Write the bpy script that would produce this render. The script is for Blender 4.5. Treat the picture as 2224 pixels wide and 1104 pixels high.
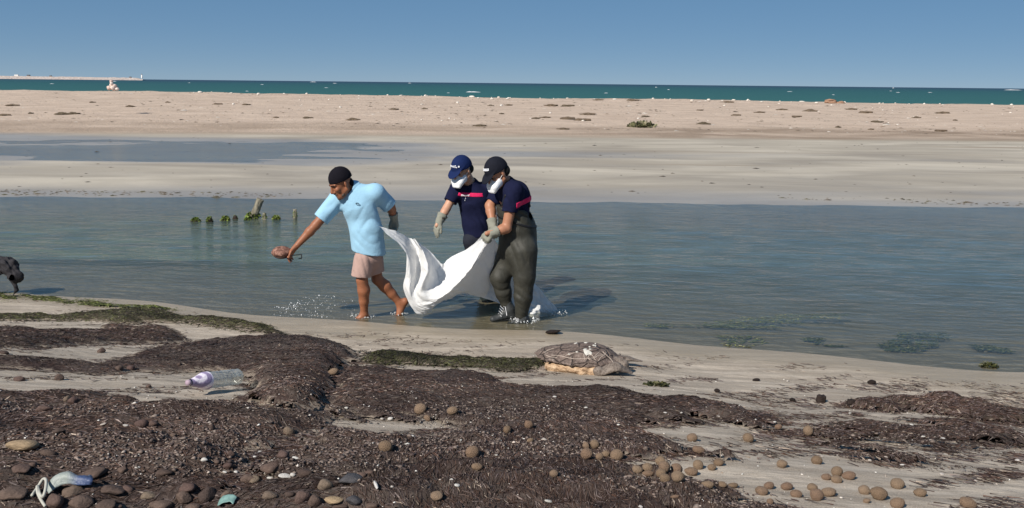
import bpy, math, random
import numpy as np
from mathutils import Vector, Matrix

random.seed(7); RNG = np.random.default_rng(11)
scene = bpy.context.scene
for o in list(bpy.data.objects): bpy.data.objects.remove(o)

# ------------------------------------------------------------------ camera
IW, IH, FPX = 2224.0, 1104.0, 1926.0
EYE = np.array([0.0, 0.0, 2.45])
PITCH = math.atan((552 - 181) / FPX); ROLL = math.radians(0.6)
FWD = np.array([0, math.cos(PITCH), -math.sin(PITCH)])
_U = np.array([0, math.sin(PITCH), math.cos(PITCH)]); _R = np.array([1.0, 0, 0])
RGT = _R * math.cos(ROLL) + _U * math.sin(ROLL)
UPV = _U * math.cos(ROLL) - _R * math.sin(ROLL)
cam = bpy.data.objects.new('camera', bpy.data.cameras.new('camera'))
scene.collection.objects.link(cam)
cam.matrix_world = Matrix([[RGT[i], UPV[i], -FWD[i], EYE[i]] for i in range(3)] + [[0, 0, 0, 1]])
cam.data.sensor_width = 36; cam.data.lens = 36 * FPX / IW
cam.data.clip_start = 0.05; cam.data.clip_end = 60000
scene.camera = cam

# ------------------------------------------------------------------ light
SUN_EL = math.radians(40); SUN_DIR = np.array([-0.63, -0.777])      # towards the sun (ground plane)
w = bpy.data.worlds.new('World'); scene.world = w; w.use_nodes = True
wn = w.node_tree.nodes; wl = w.node_tree.links; wn.clear()
sky = wn.new('ShaderNodeTexSky'); sky.sky_type = 'NISHITA'; sky.sun_disc = False
sky.sun_elevation = SUN_EL; sky.sun_rotation = math.atan2(SUN_DIR[0], SUN_DIR[1]) % (2 * math.pi)
sky.altitude = 2000; sky.air_density = 0.35; sky.dust_density = 0.0; sky.ozone_density = 6.0
hsv = wn.new('ShaderNodeHueSaturation'); hsv.inputs['Hue'].default_value = 0.5
hsv.inputs['Saturation'].default_value = 2.2; hsv.inputs['Value'].default_value = 1.40
bg = wn.new('ShaderNodeBackground'); bg.inputs[1].default_value = 0.15
wo = wn.new('ShaderNodeOutputWorld')
gam = wn.new('ShaderNodeGamma'); gam.inputs[1].default_value = 0.25
wl.new(sky.outputs[0], gam.inputs[0]); wl.new(gam.outputs[0], hsv.inputs['Color']); wl.new(hsv.outputs[0], bg.inputs[0]); wl.new(bg.outputs[0], wo.inputs[0])
sl = bpy.data.lights.new('sun', 'SUN'); sl.energy = 4.1; sl.angle = math.radians(0.53); sl.color = (1.0, 0.94, 0.85)
sun = bpy.data.objects.new('sun', sl); scene.collection.objects.link(sun)
sdir = Vector((SUN_DIR[0] * math.cos(SUN_EL), SUN_DIR[1] * math.cos(SUN_EL), math.sin(SUN_EL)))
sun.rotation_euler = sdir.to_track_quat('Z', 'Y').to_euler(); sun.location = (-20, -20, 30)
vs = scene.view_settings; vs.view_transform = 'Standard'; vs.look = 'None'; vs.exposure = 0.5; vs.gamma = 1.0
scene.render.engine = 'CYCLES'

# ------------------------------------------------------------------ helpers
C = scene.collection
def ray(px, py):
    px = np.asarray(px, float); py = np.asarray(py, float)
    return FWD + RGT * ((px - IW / 2) / FPX)[..., None] - UPV * ((py - IH / 2) / FPX)[..., None]
def W(px, py, Y):
    d = ray(px, py); return EYE + d * (Y / d[1])
def tag(o, label=None, cat=None, group=None, kind=None):
    if label: o['label'] = label
    if cat: o['category'] = cat
    if group: o['group'] = group
    if kind: o['kind'] = kind
    return o
def empty(name, loc=(0, 0, 0)):
    o = bpy.data.objects.new(name, None); C.objects.link(o); o.location = loc; o.empty_display_size = 0.1; return o
def put(name, me, mat=None, parent=None, loc=None):
    o = bpy.data.objects.new(name, me); C.objects.link(o)
    if mat is not None and not me.materials: me.materials.append(mat)
    if loc is not None: o.location = loc
    if parent is not None:
        o.parent = parent
        # children are built in world coordinates: undo the parent's own place
        o.matrix_parent_inverse = Matrix.Translation(-Vector(parent.location))
    return o
def np_mesh(name, V, Fq, smooth=True, attrs=None, colors=None):
    """V (n,3); Fq (m,3 or 4)"""
    V = np.ascontiguousarray(V, np.float32); Fq = np.ascontiguousarray(Fq, np.int32)
    me = bpy.data.meshes.new(name); k = Fq.shape[1]
    me.vertices.add(len(V)); me.vertices.foreach_set('co', V.ravel())
    me.loops.add(Fq.size); me.loops.foreach_set('vertex_index', Fq.ravel())
    me.polygons.add(len(Fq)); me.polygons.foreach_set('loop_start', np.arange(0, Fq.size, k, dtype=np.int32))
    me.polygons.foreach_set('use_smooth', np.full(len(Fq), smooth, bool))
    if attrs:
        for n, a in attrs.items():
            at = me.attributes.new(n, 'FLOAT', 'POINT'); at.data.foreach_set('value', np.ascontiguousarray(a, np.float32).ravel())
    if colors is not None:
        at = me.attributes.new('tint', 'FLOAT_COLOR', 'POINT')
        c = np.ones((len(V), 4), np.float32); c[:, :3] = colors; at.data.foreach_set('color', c.ravel())
    me.update(calc_edges=True); me.validate(); return me
def _h(ix, iy, s):
    v = np.sin(ix * 127.1 + iy * 311.7 + s * 74.7) * 43758.5453
    return v - np.floor(v)
def vn(x, y, s=0):
    ix = np.floor(x); iy = np.floor(y); fx = x - ix; fy = y - iy
    fx = fx * fx * (3 - 2 * fx); fy = fy * fy * (3 - 2 * fy)
    a = _h(ix, iy, s); b = _h(ix + 1, iy, s); c = _h(ix, iy + 1, s); d = _h(ix + 1, iy + 1, s)
    return (a * (1 - fx) + b * fx) * (1 - fy) + (c * (1 - fx) + d * fx) * fy
def fbm(x, y, s=0, o=4):
    r = 0; a = .5; t = 0
    for i in range(o):
        r = r + a * vn(x * 2 ** i, y * 2 ** i, s + i * 13); t += a; a *= .5
    return r / t
def sstep(a, b, x):
    t = np.clip((x - a) / (b - a), 0, 1); return t * t * (3 - 2 * t)

# ------------------------------------------------------------------ material helper
class MatB:
    def __init__(s, name):
        s.m = bpy.data.materials.new(name); s.m.use_nodes = True
        s.t = s.m.node_tree; s.t.nodes.clear(); s.out = s.t.nodes.new('ShaderNodeOutputMaterial')
    def n(s, typ, props=None, **ins):
        nd = s.t.nodes.new('ShaderNode' + typ)
        for k, v in (props or {}).items(): setattr(nd, k, v)
        for k, v in ins.items():
            key = k.replace('_', ' ')
            if key.startswith('i ') : key = int(key[2:])
            s.set(nd.inputs[key], v)
        return nd
    def set(s, inp, v):
        if hasattr(v, 'links') or isinstance(v, bpy.types.NodeSocket): s.t.links.new(v, inp)
        elif isinstance(v, tuple) and len(v) == 3 and inp.type == 'RGBA': inp.default_value = (*v, 1)
        else: inp.default_value = v
    def geo(s): return s.n('NewGeometry').outputs['Position']
    def obj(s): return s.n('TexCoord').outputs['Object']
    def mapping(s, vec, scale=(1, 1, 1), rot=(0, 0, 0)):
        return s.n('Mapping', Vector=vec, Scale=scale, Rotation=rot).outputs[0]
    def noise(s, vec, scale, detail=4, rough=.55, dist=0.0):
        return s.n('TexNoise', Vector=vec, Scale=scale, Detail=detail, Roughness=rough, Distortion=dist).outputs['Fac']
    def ramp(s, fac, stops, interp='LINEAR'):
        r = s.n('ValToRGB', Fac=fac); cr = r.color_ramp; cr.interpolation = interp
        while len(cr.elements) < len(stops): cr.elements.new(0.5)
        for e, (p, c) in zip(cr.elements, stops):
            e.position = p; e.color = (*c, 1) if isinstance(c, tuple) else (c, c, c, 1)
        return r.outputs[0]
    def mix(s, fac, a, b, mode='MIX'):
        nd = s.n('Mix', {'data_type': 'RGBA', 'blend_type': mode})
        s.set(nd.inputs[0], fac); s.set(nd.inputs[6], a); s.set(nd.inputs[7], b); return nd.outputs[2]
    def math(s, op, a, b=0.0, clamp=False):
        nd = s.n('Math', {'operation': op, 'use_clamp': clamp}); s.set(nd.inputs[0], a); s.set(nd.inputs[1], b); return nd.outputs[0]
    def attr(s, name, col=False):
        return s.n('Attribute', {'attribute_name': name}).outputs['Color' if col else 'Fac']
    def bump(s, h, strength=.3, dist=.01, normal=None):
        nd = s.n('Bump', Height=h, Strength=strength, Distance=dist)
        if normal is not None: s.set(nd.inputs['Normal'], normal)
        return nd.outputs[0]
    def bsdf(s, color, rough=.8, spec=.3, normal=None, **kw):
        b = s.n('BsdfPrincipled'); s.set(b.inputs['Base Color'], color); s.set(b.inputs['Roughness'], rough)
        s.set(b.inputs['Specular IOR Level'], spec)
        if normal is not None: s.set(b.inputs['Normal'], normal)
        for k, v in kw.items(): s.set(b.inputs[k.replace('_', ' ')], v)
        s.t.links.new(b.outputs[0], s.out.inputs[0]); return b
    def done(s, sh=None):
        if sh is not None: s.t.links.new(sh, s.out.inputs[0])
        return s.m
def simple(name, color, rough=.8, spec=.3, var=.25, scale=30, bumps=.0, bscale=200, bdist=.003, **kw):
    b = MatB(name); p = b.obj()
    n = b.noise(p, scale, 4)
    c = b.mix(n, tuple(x * (1 - var) for x in color), tuple(min(1, x * (1 + var)) for x in color))
    nm = b.bump(b.noise(p, bscale, 3), bumps, bdist) if bumps else None
    b.bsdf(c, rough, spec, nm, **kw); return b.done()

# ------------------------------------------------------------------ the near beach as a height field
def shore_y(x): return 8.62 - .235 * x + .10 * np.sin(x * 1.1 + .6) + .05 * np.sin(x * 2.7)
S_ = [-14, -8, -5, -2, -.9, -.35, 0, .5, 1.2, 2, 2.8, 3.6, 4.6, 5.6, 7, 12]
Z_ = [-.32, -.32, -.28, -.10, -.038, -.014, 0.0, .03, .075, .19, .36, .54, .74, .9, 1.0, 1.06]
def base_z(x, y):
    s = shore_y(x) - y
    z = np.interp(s, S_, Z_) * 1.0
    z = z + .02 * (fbm(x * .7, y * .7, 3) - .5) * sstep(-.2, 1.5, s) * 2
    return z
def hit(px, py, zf, t0=1.6, t1=60.0):
    """where the ray through a photograph pixel meets a height field"""
    d = ray(px, py); t = np.linspace(t0, t1, 6000)
    P = EYE + t[:, None] * d
    dz = P[:, 2] - zf(P[:, 0], P[:, 1]); k = np.argmax(dz < 0)
    if not (dz < 0).any(): k = len(t) - 1
    a = dz[k - 1] / (dz[k - 1] - dz[k] + 1e-9); return P[k - 1] * (1 - a) + P[k] * a

XN = np.arange(-10.2, 10.2001, .024); YN = np.arange(1.3, 12.6, .024)
GX, GY = np.meshgrid(XN, YN)                       # rows = y
GZ = base_z(GX, GY)

def poly_sd(poly, X, Y):
    """signed distance, positive inside"""
    d2 = np.full(X.shape, 1e9); inside = np.zeros(X.shape, bool); n = len(poly)
    for i in range(n):
        a = poly[i]; b = poly[(i + 1) % n]; e = b - a
        wx = X - a[0]; wy = Y - a[1]; t = np.clip((wx * e[0] + wy * e[1]) / (e @ e + 1e-12), 0, 1)
        d2 = np.minimum(d2, (wx - t * e[0]) ** 2 + (wy - t * e[1]) ** 2)
        c = (a[1] > Y) != (b[1] > Y)
        if abs(e[1]) > 1e-12: inside ^= c & (X < (Y - a[1]) / e[1] * e[0] + a[0])
    d = np.sqrt(d2); return np.where(inside, d, -d)

# (label, outline read off the photograph, thickness, edge width, raggedness, green, leaf density)
BANKS = [
 ('thin line of green algae along the left water edge', [(-60,628),(60,640),(170,652),(300,664),(390,673),(300,677),(170,668),(90,656),(-60,646)], .010, .08, .22, 1.3, .5),
 ('dark greenish bank of dead seaweed closest to the lagoon water', [(-80,672),(25,681),(127,683),(228,673),(304,667),(330,668),(380,676),(444,685),(507,694),(560,699),(600,708),(625,722),(640,732),(600,736),(560,729),(507,721),(405,707),(355,702),(280,705),(215,702),(100,699),(-80,699)], .05, .20, .14, .58, 1),
 ('second dark bank of dead seaweed between two strips of sand', [(-80,700),(25,713),(80,716),(200,714),(250,709),(330,706),(370,707),(395,720),(425,742),(380,748),(300,749),(150,752),(80,758),(-80,756)], .06, .18, .12, .15, 1),
 ('large high bank of dead seaweed behind the plastic bottle', [(-80,776),(90,777),(150,787),(200,790),(260,778),(320,760),(400,744),(450,736),(560,729),(610,724),(660,735),(720,748),(770,765),(785,785),(768,800),(757,830),(742,860),(715,897),(650,906),(560,892),(520,872),(540,848),(530,825),(480,812),(300,812),(200,815),(50,806),(-80,800)], .12, .20, .10, .0, 1),
 ('wide stony mat of dead seaweed in front of the plastic bottle', [(-200,858),(60,851),(150,848),(230,855),(270,868),(330,880),(420,870),(530,868),(640,902),(715,897),(745,905),(740,925),(700,950),(640,962),(590,990),(560,1020),(540,1060),(500,1140),(-300,1180)], .05, .20, .16, .0, 1),
 ('broad mat of brown dead seaweed sloping down towards the turtle', [(780,800),(900,812),(1020,815),(1100,835),(1250,850),(1380,857),(1520,880),(1640,890),(1730,928),(1680,943),(1560,925),(1450,922),(1390,935),(1450,962),(1480,985),(1560,990),(1650,1025),(1500,1003),(1370,1006),(1420,1042),(1560,1072),(1650,1096),(1800,1160),(480,1160),(540,1060),(560,1000),(640,955),(720,935),(780,948),(860,950),(930,946),(985,934),(940,918),(870,912),(800,912),(740,905),(700,880),(715,830),(735,790)], .05, .20, .26, .0, 1),
 ('low strip of olive green seaweed behind the tail of the turtle', [(785,766),(860,772),(905,768),(940,780),(1000,778),(1100,782),(1200,780),(1215,792),(1200,803),(1100,809),(1000,801),(900,796),(830,791),(790,785)], .05, .10, .16, .55, 1.2),
 ('dark peaked bank of seaweed on the sand near the black stumps', [(1850,885),(1960,864),(2010,852),(2060,860),(2120,880),(2280,912),(2280,928),(2150,915),(2050,901),(1950,893),(1880,893)], .07, .10, .18, .25, 1.2),
 ('streaky mat of dark seaweed below the peaked bank', [(1730,918),(1830,910),(1900,913),(1960,925),(2050,916),(2120,925),(2280,957),(2280,995),(2120,978),(2000,967),(1900,952),(1840,962),(1830,975),(1930,985),(2050,1000),(2150,1017),(2100,1022),(1950,1003),(1850,988),(1780,962)], .025, .16, .34, .1, 1.2),
]
COV = []; THICK = np.zeros_like(GZ); GREEN = np.zeros_like(GZ); CMAX = np.zeros_like(GZ); CID = np.full(GZ.shape, -1)
ang = math.radians(-28)
rag = fbm((GX * math.cos(ang) + GY * math.sin(ang)) * 2.2, (-GX * math.sin(ang) + GY * math.cos(ang)) * 9, 21, 4) - .5
a2 = math.radians(-24)
STREAK = fbm((GX * math.cos(a2) + GY * math.sin(a2)) * .9, (-GX * math.sin(a2) + GY * math.cos(a2)) * 8, 27, 4)
rag2 = fbm(GX * 9, GY * 9, 33, 3) - .5
for i, (lab, pts, th, ew, rg, gr, dens) in enumerate(BANKS):
    poly = np.array([hit(px, py, base_z, 1.3, 30)[:2] for px, py in pts])
    sd = poly_sd(poly, GX, GY) + rag * rg * 2.0 + rag2 * rg * .8
    if i in (5, 8): sd = sd + .05 - .34 * sstep(.3, 2.2, GX) * np.clip(.52 - STREAK, 0, 1) * 2.2
    c = sstep(-.02, ew, sd); COV.append(c)
    lump = .75 + .5 * fbm(GX * 1.6, GY * 3.0, 50 + i, 3)
    t = th * np.clip(sd / (ew * 2.2) + .3, 0, 1) ** .7 * c * lump
    if i == 3: t = t * (.35 + .65 * sstep(-2.9, -1.3, GX))
    if i == 2: t = t * .7
    up = c > CMAX
    THICK = np.maximum(THICK, t); GREEN = np.where(up, gr, GREEN); CID = np.where(up & (c > .02), i, CID); CMAX = np.maximum(CMAX, c)
# fine ledges and hummocks of the matted leaves
hum = (fbm((GX * .9 + GY * .35) * 3.2, (GY * .9 - GX * .30) * 8.5, 61, 4) - .5)
near = sstep(5.6, 3.2, GY)
GZs = GZ + (fbm(GX * 2.2, GY * 7, 71, 3) - .5) * .020 * sstep(.1, 1.0, shore_y(GX) - GY) + (fbm(GX*14, GY*14, 5, 2)-.5) * .006 * sstep(.2, 1.2, shore_y(GX) - GY)
GZw = GZs + THICK + CMAX * (hum * (.06 + .10 * near) + (fbm(GX * 16, GY * 16, 77, 3) - .5) * .018 + (vn(GX*40, GY*40, 9) - .5) * .006)
GZtop = np.where(CMAX > .06, np.maximum(GZw, GZs), GZs)
def grid_at(Zg):
    def f(x, y):
        x = np.clip((np.asarray(x) - XN[0]) / .024, 0, len(XN) - 1.001); y = np.clip((np.asarray(y) - YN[0]) / .024, 0, len(YN) - 1.001)
        i = x.astype(int); j = y.astype(int); a = x - i; b = y - j
        return (Zg[j, i] * (1 - a) + Zg[j, i + 1] * a) * (1 - b) + (Zg[j + 1, i] * (1 - a) + Zg[j + 1, i + 1] * a) * b
    return f
top_z = grid_at(GZtop); sand_z = grid_at(GZs); cov_at = grid_at(CMAX)
def grid_faces(nr, nc, keep=None):
    idx = np.arange(nr * nc).reshape(nr, nc)
    q = np.stack([idx[:-1, :-1], idx[:-1, 1:], idx[1:, 1:], idx[1:, :-1]], -1)
    return q.reshape(-1, 4) if keep is None else q[keep]

# ---- sand
b = MatB('beach_sand'); p = b.geo()
wet = b.attr('wet')
n1 = b.noise(b.mapping(p, (.7, 5, 1), (0, 0, .23)), 1.7, 6, .62, .3)
n2 = b.noise(p, 160, 3); n3 = b.noise(b.mapping(p, (1, 3.5, 1), (0, 0, .2)), 9, 5, .65)
c = b.ramp(n1, [(.38, (.195, .162, .132)), (.5, (.315, .265, .215)), (.61, (.47, .405, .335))])
c = b.mix(b.math('MULTIPLY', b.ramp(n3, [(.46, 0.0), (.62, 1.0)]), .55), c, (.215, .175, .14))
c = b.mix(.35, c, b.ramp(n2, [(.3, (.22, .17, .13)), (.6, (.6, .52, .42))]), 'MIX')
c = b.mix(b.math('MULTIPLY', wet, .65), c, (.285, .232, .158))
rg = b.n('MapRange', Value=wet, To_Min=.92, To_Max=.38).outputs[0]
nm = b.bump(b.noise(p, 130, 4, .7), .5, .006, b.bump(n3, .5, .02))
b.bsdf(c, rg, .3, nm); M_SAND = b.done()
sN = shore_y(GX) - GY
wetA = sstep(.95, .25, sN + (fbm(GX * 1.2, GY * 3, 12, 3) - .5) * .8)
beach = put('beach', np_mesh('beach', np.stack([GX, GY, GZs], -1).reshape(-1, 3), grid_faces(*GX.shape), attrs={'wet': wetA}), M_SAND)
tag(beach, 'pale brown sandy beach sloping down to the lagoon', 'beach', kind='structure')

# ---- seaweed banks: matted bed + loose leaves
b = MatB('seaweed_bed'); p = b.geo(); gr = b.attr('green')
n1 = b.noise(p, 60, 5, .7); n2 = b.noise(b.mapping(p, (1, 2.5, 1), (0, 0, .4)), 2.4, 4, .6)
c = b.ramp(n1, [(.34, (.016, .010, .009)), (.52, (.046, .030, .026)), (.70, (.10, .076, .067))])
c = b.mix(b.math('MULTIPLY', b.ramp(n2, [(.42, 0.0), (.62, 1.0)]), .5), c, b.mix(n1, (.03, .024, .020), (.22, .18, .15)))
c = b.mix(b.math('MULTIPLY', gr, .7, True), c, b.mix(n1, (.012, .013, .006), (.085, .09, .03)))
cv = b.math('ADD', b.attr('cover'), b.math('MULTIPLY', b.math('SUBTRACT', b.noise(b.mapping(p, (1, 2.2, 1), (0, 0, .45)), 14, 5, .7), .5), 1.5))
c = b.mix(b.ramp(cv, [(.30, 1.0), (.62, 0.0)]), c, b.mix(n1, (.17, .135, .105), (.31, .255, .205)))
nm = b.bump(n1, .7, .014)
b.bsdf(c, .85, .18, nm); M_BED = b.done()
b = MatB('seaweed_leaf'); t = b.attr('tint', True); p = b.geo()
b.bsdf(b.mix(.25, t, b.mix(1.0, t, b.ramp(b.noise(p, 90, 2), [(.3, .5), (.7, 1.4)]), 'MULTIPLY')), .6, .3); M_LEAF = b.done()

def leaf_mesh(name, P, zf, ln, wd, th, col, lift):
    """flat strips of dead leaf, three cross-sections each"""
    n = len(P); d = np.stack([np.cos(th), np.sin(th)], -1); s = np.stack([-d[:, 1], d[:, 0]], -1)
    bend = RNG.normal(0, .25, n)[:, None] * s
    V = np.zeros((n, 3, 2, 3))
    for k, u in enumerate((-.5, 0, .5)):
        cxy = P + d * (ln * u)[:, None] + bend * (ln * (u * u) * 1.6)[:, None]
        for j, e in enumerate((-.5, .5)):
            q = cxy + s * (wd * e * (1 if k == 1 else .55))[:, None]
            V[:, k, j, :2] = q; V[:, k, j, 2] = zf(q[:, 0], q[:, 1]) + lift * (1.0 if k == 1 else RNG.uniform(.3, 1.3, n)) + RNG.normal(0, .0014, n)
    base = np.arange(n)[:, None] * 6
    q1 = base + np.array([0, 1, 3, 2]); q2 = base + np.array([2, 3, 5, 4])
    return np_mesh(name, V.reshape(-1, 3), np.concatenate([q1, q2]), False, colors=np.repeat(col, 6, 0))
PAL = np.array([[.048, .028, .021], [.066, .040, .030], [.028, .017, .014], [.095, .070, .066], [.155, .120, .108], [.27, .215, .17], [.075, .040, .028]])
PALG = np.array([[.022, .020, .010], [.040, .040, .014], [.075, .078, .026], [.035, .024, .017], [.13, .115, .075]])
BEDT = [.5, .10, .06, .06, .08, .22, .25, .30, .55]
vis = np.abs(GX / np.maximum(GY, .1)) < .62
cam_d2 = GX ** 2 + GY ** 2 + 2.0
for i, (lab, pts, th, ew, rg, gr, dens) in enumerate(BANKS):
    m = (CID == i) & (CMAX > BEDT[i])
    fk = m[:-1, :-1] & m[:-1, 1:] & m[1:, 1:] & m[1:, :-1]
    fq = grid_faces(*GX.shape, fk); used, inv = np.unique(fq, return_inverse=True)
    V = np.stack([GX, GY, np.where(CMAX > .05, GZw, GZs - .01)], -1).reshape(-1, 3)[used]
    bed = put('seaweed_bank', np_mesh('seaweed_bank', V, inv.reshape(-1, 4), attrs={'cover': CMAX.ravel()[used], 'green': (np.full(len(used), gr) * (.6 + .8 * fbm(V[:, 0] * 3, V[:, 1] * 6, 5)))}), M_BED)
    tag(bed, lab, 'seaweed', 'banks of dead seaweed on the beach', 'stuff')
    wgt = (CMAX * (CID == i) * vis / cam_d2).ravel(); tot = wgt.sum()
    n = int(np.clip(tot * 70 * dens, 7000 if i else 1500, 120000)); wgt /= tot
    k = RNG.choice(len(wgt), n, p=wgt)
    P = np.stack([GX.ravel()[k], GY.ravel()[k]], -1) + RNG.normal(0, .035, (n, 2))
    dist = np.hypot(P[:, 0], P[:, 1])
    ln = RNG.gamma(3., .0075, n) + .010; wd = RNG.uniform(.0022, .0045, n) * np.clip(dist / 4.5, .75, 1.6)
    flow = (fbm(P[:, 0] * .8, P[:, 1] * .8, 55, 2) - .5) * 3.0
    th_ = np.where(P[:, 0] > -.6, -.7, .35) + flow + RNG.normal(0, .42, n)
    pal = PALG if gr > .5 else PAL
    pr = np.array([.3, .3, .15, .2, .05]) if gr > .5 else np.array([.27, .30, .08, .17, .07, .025, .085])
    tone = .10 + 1.75 * fbm(P[:, 0] * .9 + P[:, 1] * .5, P[:, 1] * 2.4 - P[:, 0] * .5, 401, 3)[:, None]
    col = pal[RNG.choice(len(pal), n, p=pr)] * RNG.uniform(.7, 1.35, (n, 1)) * tone
    if gr > 1: col = col * 1.8 + np.array([.02, .04, 0])
    lf = put('leaf_litter', leaf_mesh('leaf_litter', P, top_z, ln, wd, th_, col, RNG.uniform(.001, .005, n)), M_LEAF, bed); lf['kind'] = 'stuff'
# loose leaves strewn over the sand between the banks
wgt = ((1 - CMAX) * sstep(.25, .9, sN) * vis / cam_d2 * (1 + 1.2 * sstep(.8, 2.5, GX)) * sstep(.48, .70, fbm((GX * .85 + GY * .5) * 1.3, (GY * .85 - GX * .5) * 6, 91, 4))).ravel()
wgt = wgt * (1 + 6 * (CMAX.ravel() > 0)); wgt /= wgt.sum(); n = 21000
k = RNG.choice(len(wgt), n, p=wgt)
P = np.stack([GX.ravel()[k], GY.ravel()[k]], -1) + RNG.normal(0, .03, (n, 2))
col = PAL[RNG.choice(len(PAL), n, p=[.25, .25, .15, .13, .08, .06, .08])] * RNG.uniform(.8, 1.5, (n, 1))
lv = put('loose_leaves', leaf_mesh('loose_leaves', P, sand_z, RNG.uniform(.025, .10, n), RNG.uniform(.004, .008, n), np.where(P[:, 0] > -.5, RNG.normal(-.6, .35, n), RNG.normal(.1, .7, n)), col, RNG.uniform(.002, .007, n)), M_LEAF)
tag(lv, 'loose dark seaweed leaves strewn over the bare sand', 'seaweed', kind='stuff')

# ------------------------------------------------------------------ lagoon bed, tidal flat and sand bar
def far_z(x, y):
    edge = 18.45 + .7 * (fbm(x * .12, y * 0 + 2, 8) - .5) + .5 * (fbm(x * .9, y * .9, 18) - .5) + .012 * x
    z = np.interp(y - edge, [-7, -5, -2.2, 0, 1.2, 3, 12, 21.5], [-.40, -.30, -.09, 0, .022, .048, .055, .07])
    wob = fbm(x * .09, y * .32, 32, 4) - .5
    film = sstep(3, -9, x + 10 * wob) * sstep(22.5, 28.0, y + 11 * wob) * sstep(41, 37.5, y + .16 * (x + 18) + 2 * wob)
    film2 = sstep(13, -7, x + 9 * wob) * sstep(27.0, 30.0, y + 9 * wob) * sstep(36, 32, y + .12 * x + 5 * wob)
    z = z - .064 * np.maximum(film, .9 * film2) - (.035 * (fbm(x * .10, y * .30, 14) - .42) + .022 * (fbm(x * .45, y * 1.0, 24) - .5)) * sstep(19.5, 21, y) * sstep(38, 34, y)
    toe = 40.5 + .03 * x + 2 * (fbm(x * .05, 0 * y, 41) - .5); crest = 74 + 4 * (fbm(x * .03, 0 * y, 6) - .5)
    top = 1.30 - .0046 * x + .12 * (fbm(x * .08, 0 * y, 15) - .5) + .10 * (fbm(x * .5, y * .2, 16) - .5)
    u = np.clip((y - toe) / (crest - toe), 0, 1)
    z = z + (top - .06) * (u ** .95) + sstep(.02, .2, u) * ((fbm(x * .35, y * .35, 17) - .5) * .10 + (fbm(x * 1.6, y * 1.2, 19) - .5) * .06)
    z = z - sstep(0, 1, (y - crest) / 14) * 2.6
    return z
xs = np.concatenate([np.linspace(-160, -48, 60)[:-1], np.arange(-48, 48, .28), np.linspace(48, 160, 60)])
ys = np.concatenate([np.arange(11.4, 20, .16), np.arange(20, 42, .22), np.arange(42, 96, .28)])
FX, FY = np.meshgrid(xs, ys); FZ = far_z(FX, FY)
b = MatB('bar_sand'); p = b.geo(); wet = b.attr('wet'); band = b.attr('band')
n1 = b.noise(b.mapping(p, (.35, .8, 1)), 1.2, 6, .6); n2 = b.noise(p, 22, 5, .75); n3 = b.noise(b.mapping(p, (.16, .42, 1), (0, 0, -.06)), 1.1, 5, .55, .6)
c = b.ramp(n1, [(.3, (.41, .315, .245)), (.7, (.55, .435, .345))])
c = b.mix(b.ramp(n2, [(.58, 0.0), (.70, .55)]), c, (.22, .17, .12))
flat = b.ramp(n3, [(.34, (.285, .25, .205)), (.5, (.375, .332, .27)), (.64, (.47, .42, .345))])
c = b.mix(b.attr('flat'), c, flat)
c = b.mix(b.math('MULTIPLY', b.math('MULTIPLY', band, b.ramp(n3, [(.38, .35), (.56, 1.0)])), .8), c, (.20, .145, .10))
c = b.mix(b.math('MULTIPLY', wet, .5), c, (.25, .22, .19))
rg = b.n('MapRange', Value=wet, To_Min=.9, To_Max=.30).outputs[0]
nm = b.bump(b.noise(p, 3.2, 5, .7), b.n('MapRange', Value=b.attr('flat'), To_Min=.8, To_Max=.12).outputs[0], .12)
b.bsdf(c, rg, .3, nm); M_BAR = b.done()
toeA = 40.5 + .03 * FX
flatA = sstep(1.5, -1.0, FY - toeA + 2 * (fbm(FX * .1, FY * .3, 4) - .5))
bandA = sstep(-1.5, .5, FY - toeA) * sstep(7.5, 4, FY - toeA) * (.62 + .38 * sstep(0, 12, FX)) + .9 * sstep(.56, .70, fbm(FX * .05, FY * .8, 66)) * sstep(0, 8, FX) * (FY > 27) * (FY < 40)
wetF = sstep(.068, .005, FZ + .03 * (fbm(FX * .2, FY * .6, 44) - .5)) * (FY < 46)
bar = put('sand_bar', np_mesh('sand_bar', np.stack([FX, FY, FZ], -1).reshape(-1, 3), grid_faces(*FX.shape), attrs={'wet': wetF, 'flat': flatA, 'band': np.clip(bandA, 0, 1)}), M_BAR)
tag(bar, 'pale sand bar with a wet tidal flat between lagoon and sea', 'sand', kind='structure')

# ------------------------------------------------------------------ lagoon water
xs = np.concatenate([np.linspace(-60, -9, 90)[:-1], np.arange(-9, 9, .09), np.linspace(9, 60, 90)])
ys = np.concatenate([np.arange(6.2, 12.5, .07), np.arange(12.5, 20, .12), np.arange(20, 41, .2)])
LX, LY = np.meshgrid(xs, ys)
dep = np.where(LY < 12.0, -np.where(np.abs(LX) < 10.1, sand_z(LX, LY), base_z(LX, LY)), -far_z(LX, np.maximum(LY, 11.5)))
ripl = (fbm(LX * 1.3 + LY * .5, LY * 2.6, 81, 3) - .5) * .016
dep2 = sstep(0.0, .25, dep)
b = MatB('lagoon_water'); p = b.geo(); d = b.attr('depth')
murk = b.math('SUBTRACT', 1.0, b.math('POWER', 2.718, b.math('MULTIPLY', d, -4.8)), True)
m1 = b.mapping(p, (.6, 1.5, 1), (0, 0, .42)); m2 = b.mapping(p, (1, 1.9, 1), (0, 0, -.38))
big = b.noise(b.mapping(p, (.5, .9, 1)), .22, 3)
sepx = b.n('SeparateXYZ', Vector=p).outputs[0]
hue = b.n('MapRange', Value=b.math('ADD', sepx, b.math('MULTIPLY', big, 3.0)), From_Min=-3.0, From_Max=6.0).outputs[0]
mc = b.mix(hue, (.116, .150, .112), (.096, .136, .142))
mc = b.mix(b.ramp(b.noise(m1, 1.9, 4, .6), [(.4, 0.0), (.62, .75)]), mc, (.060, .085, .080))
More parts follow.
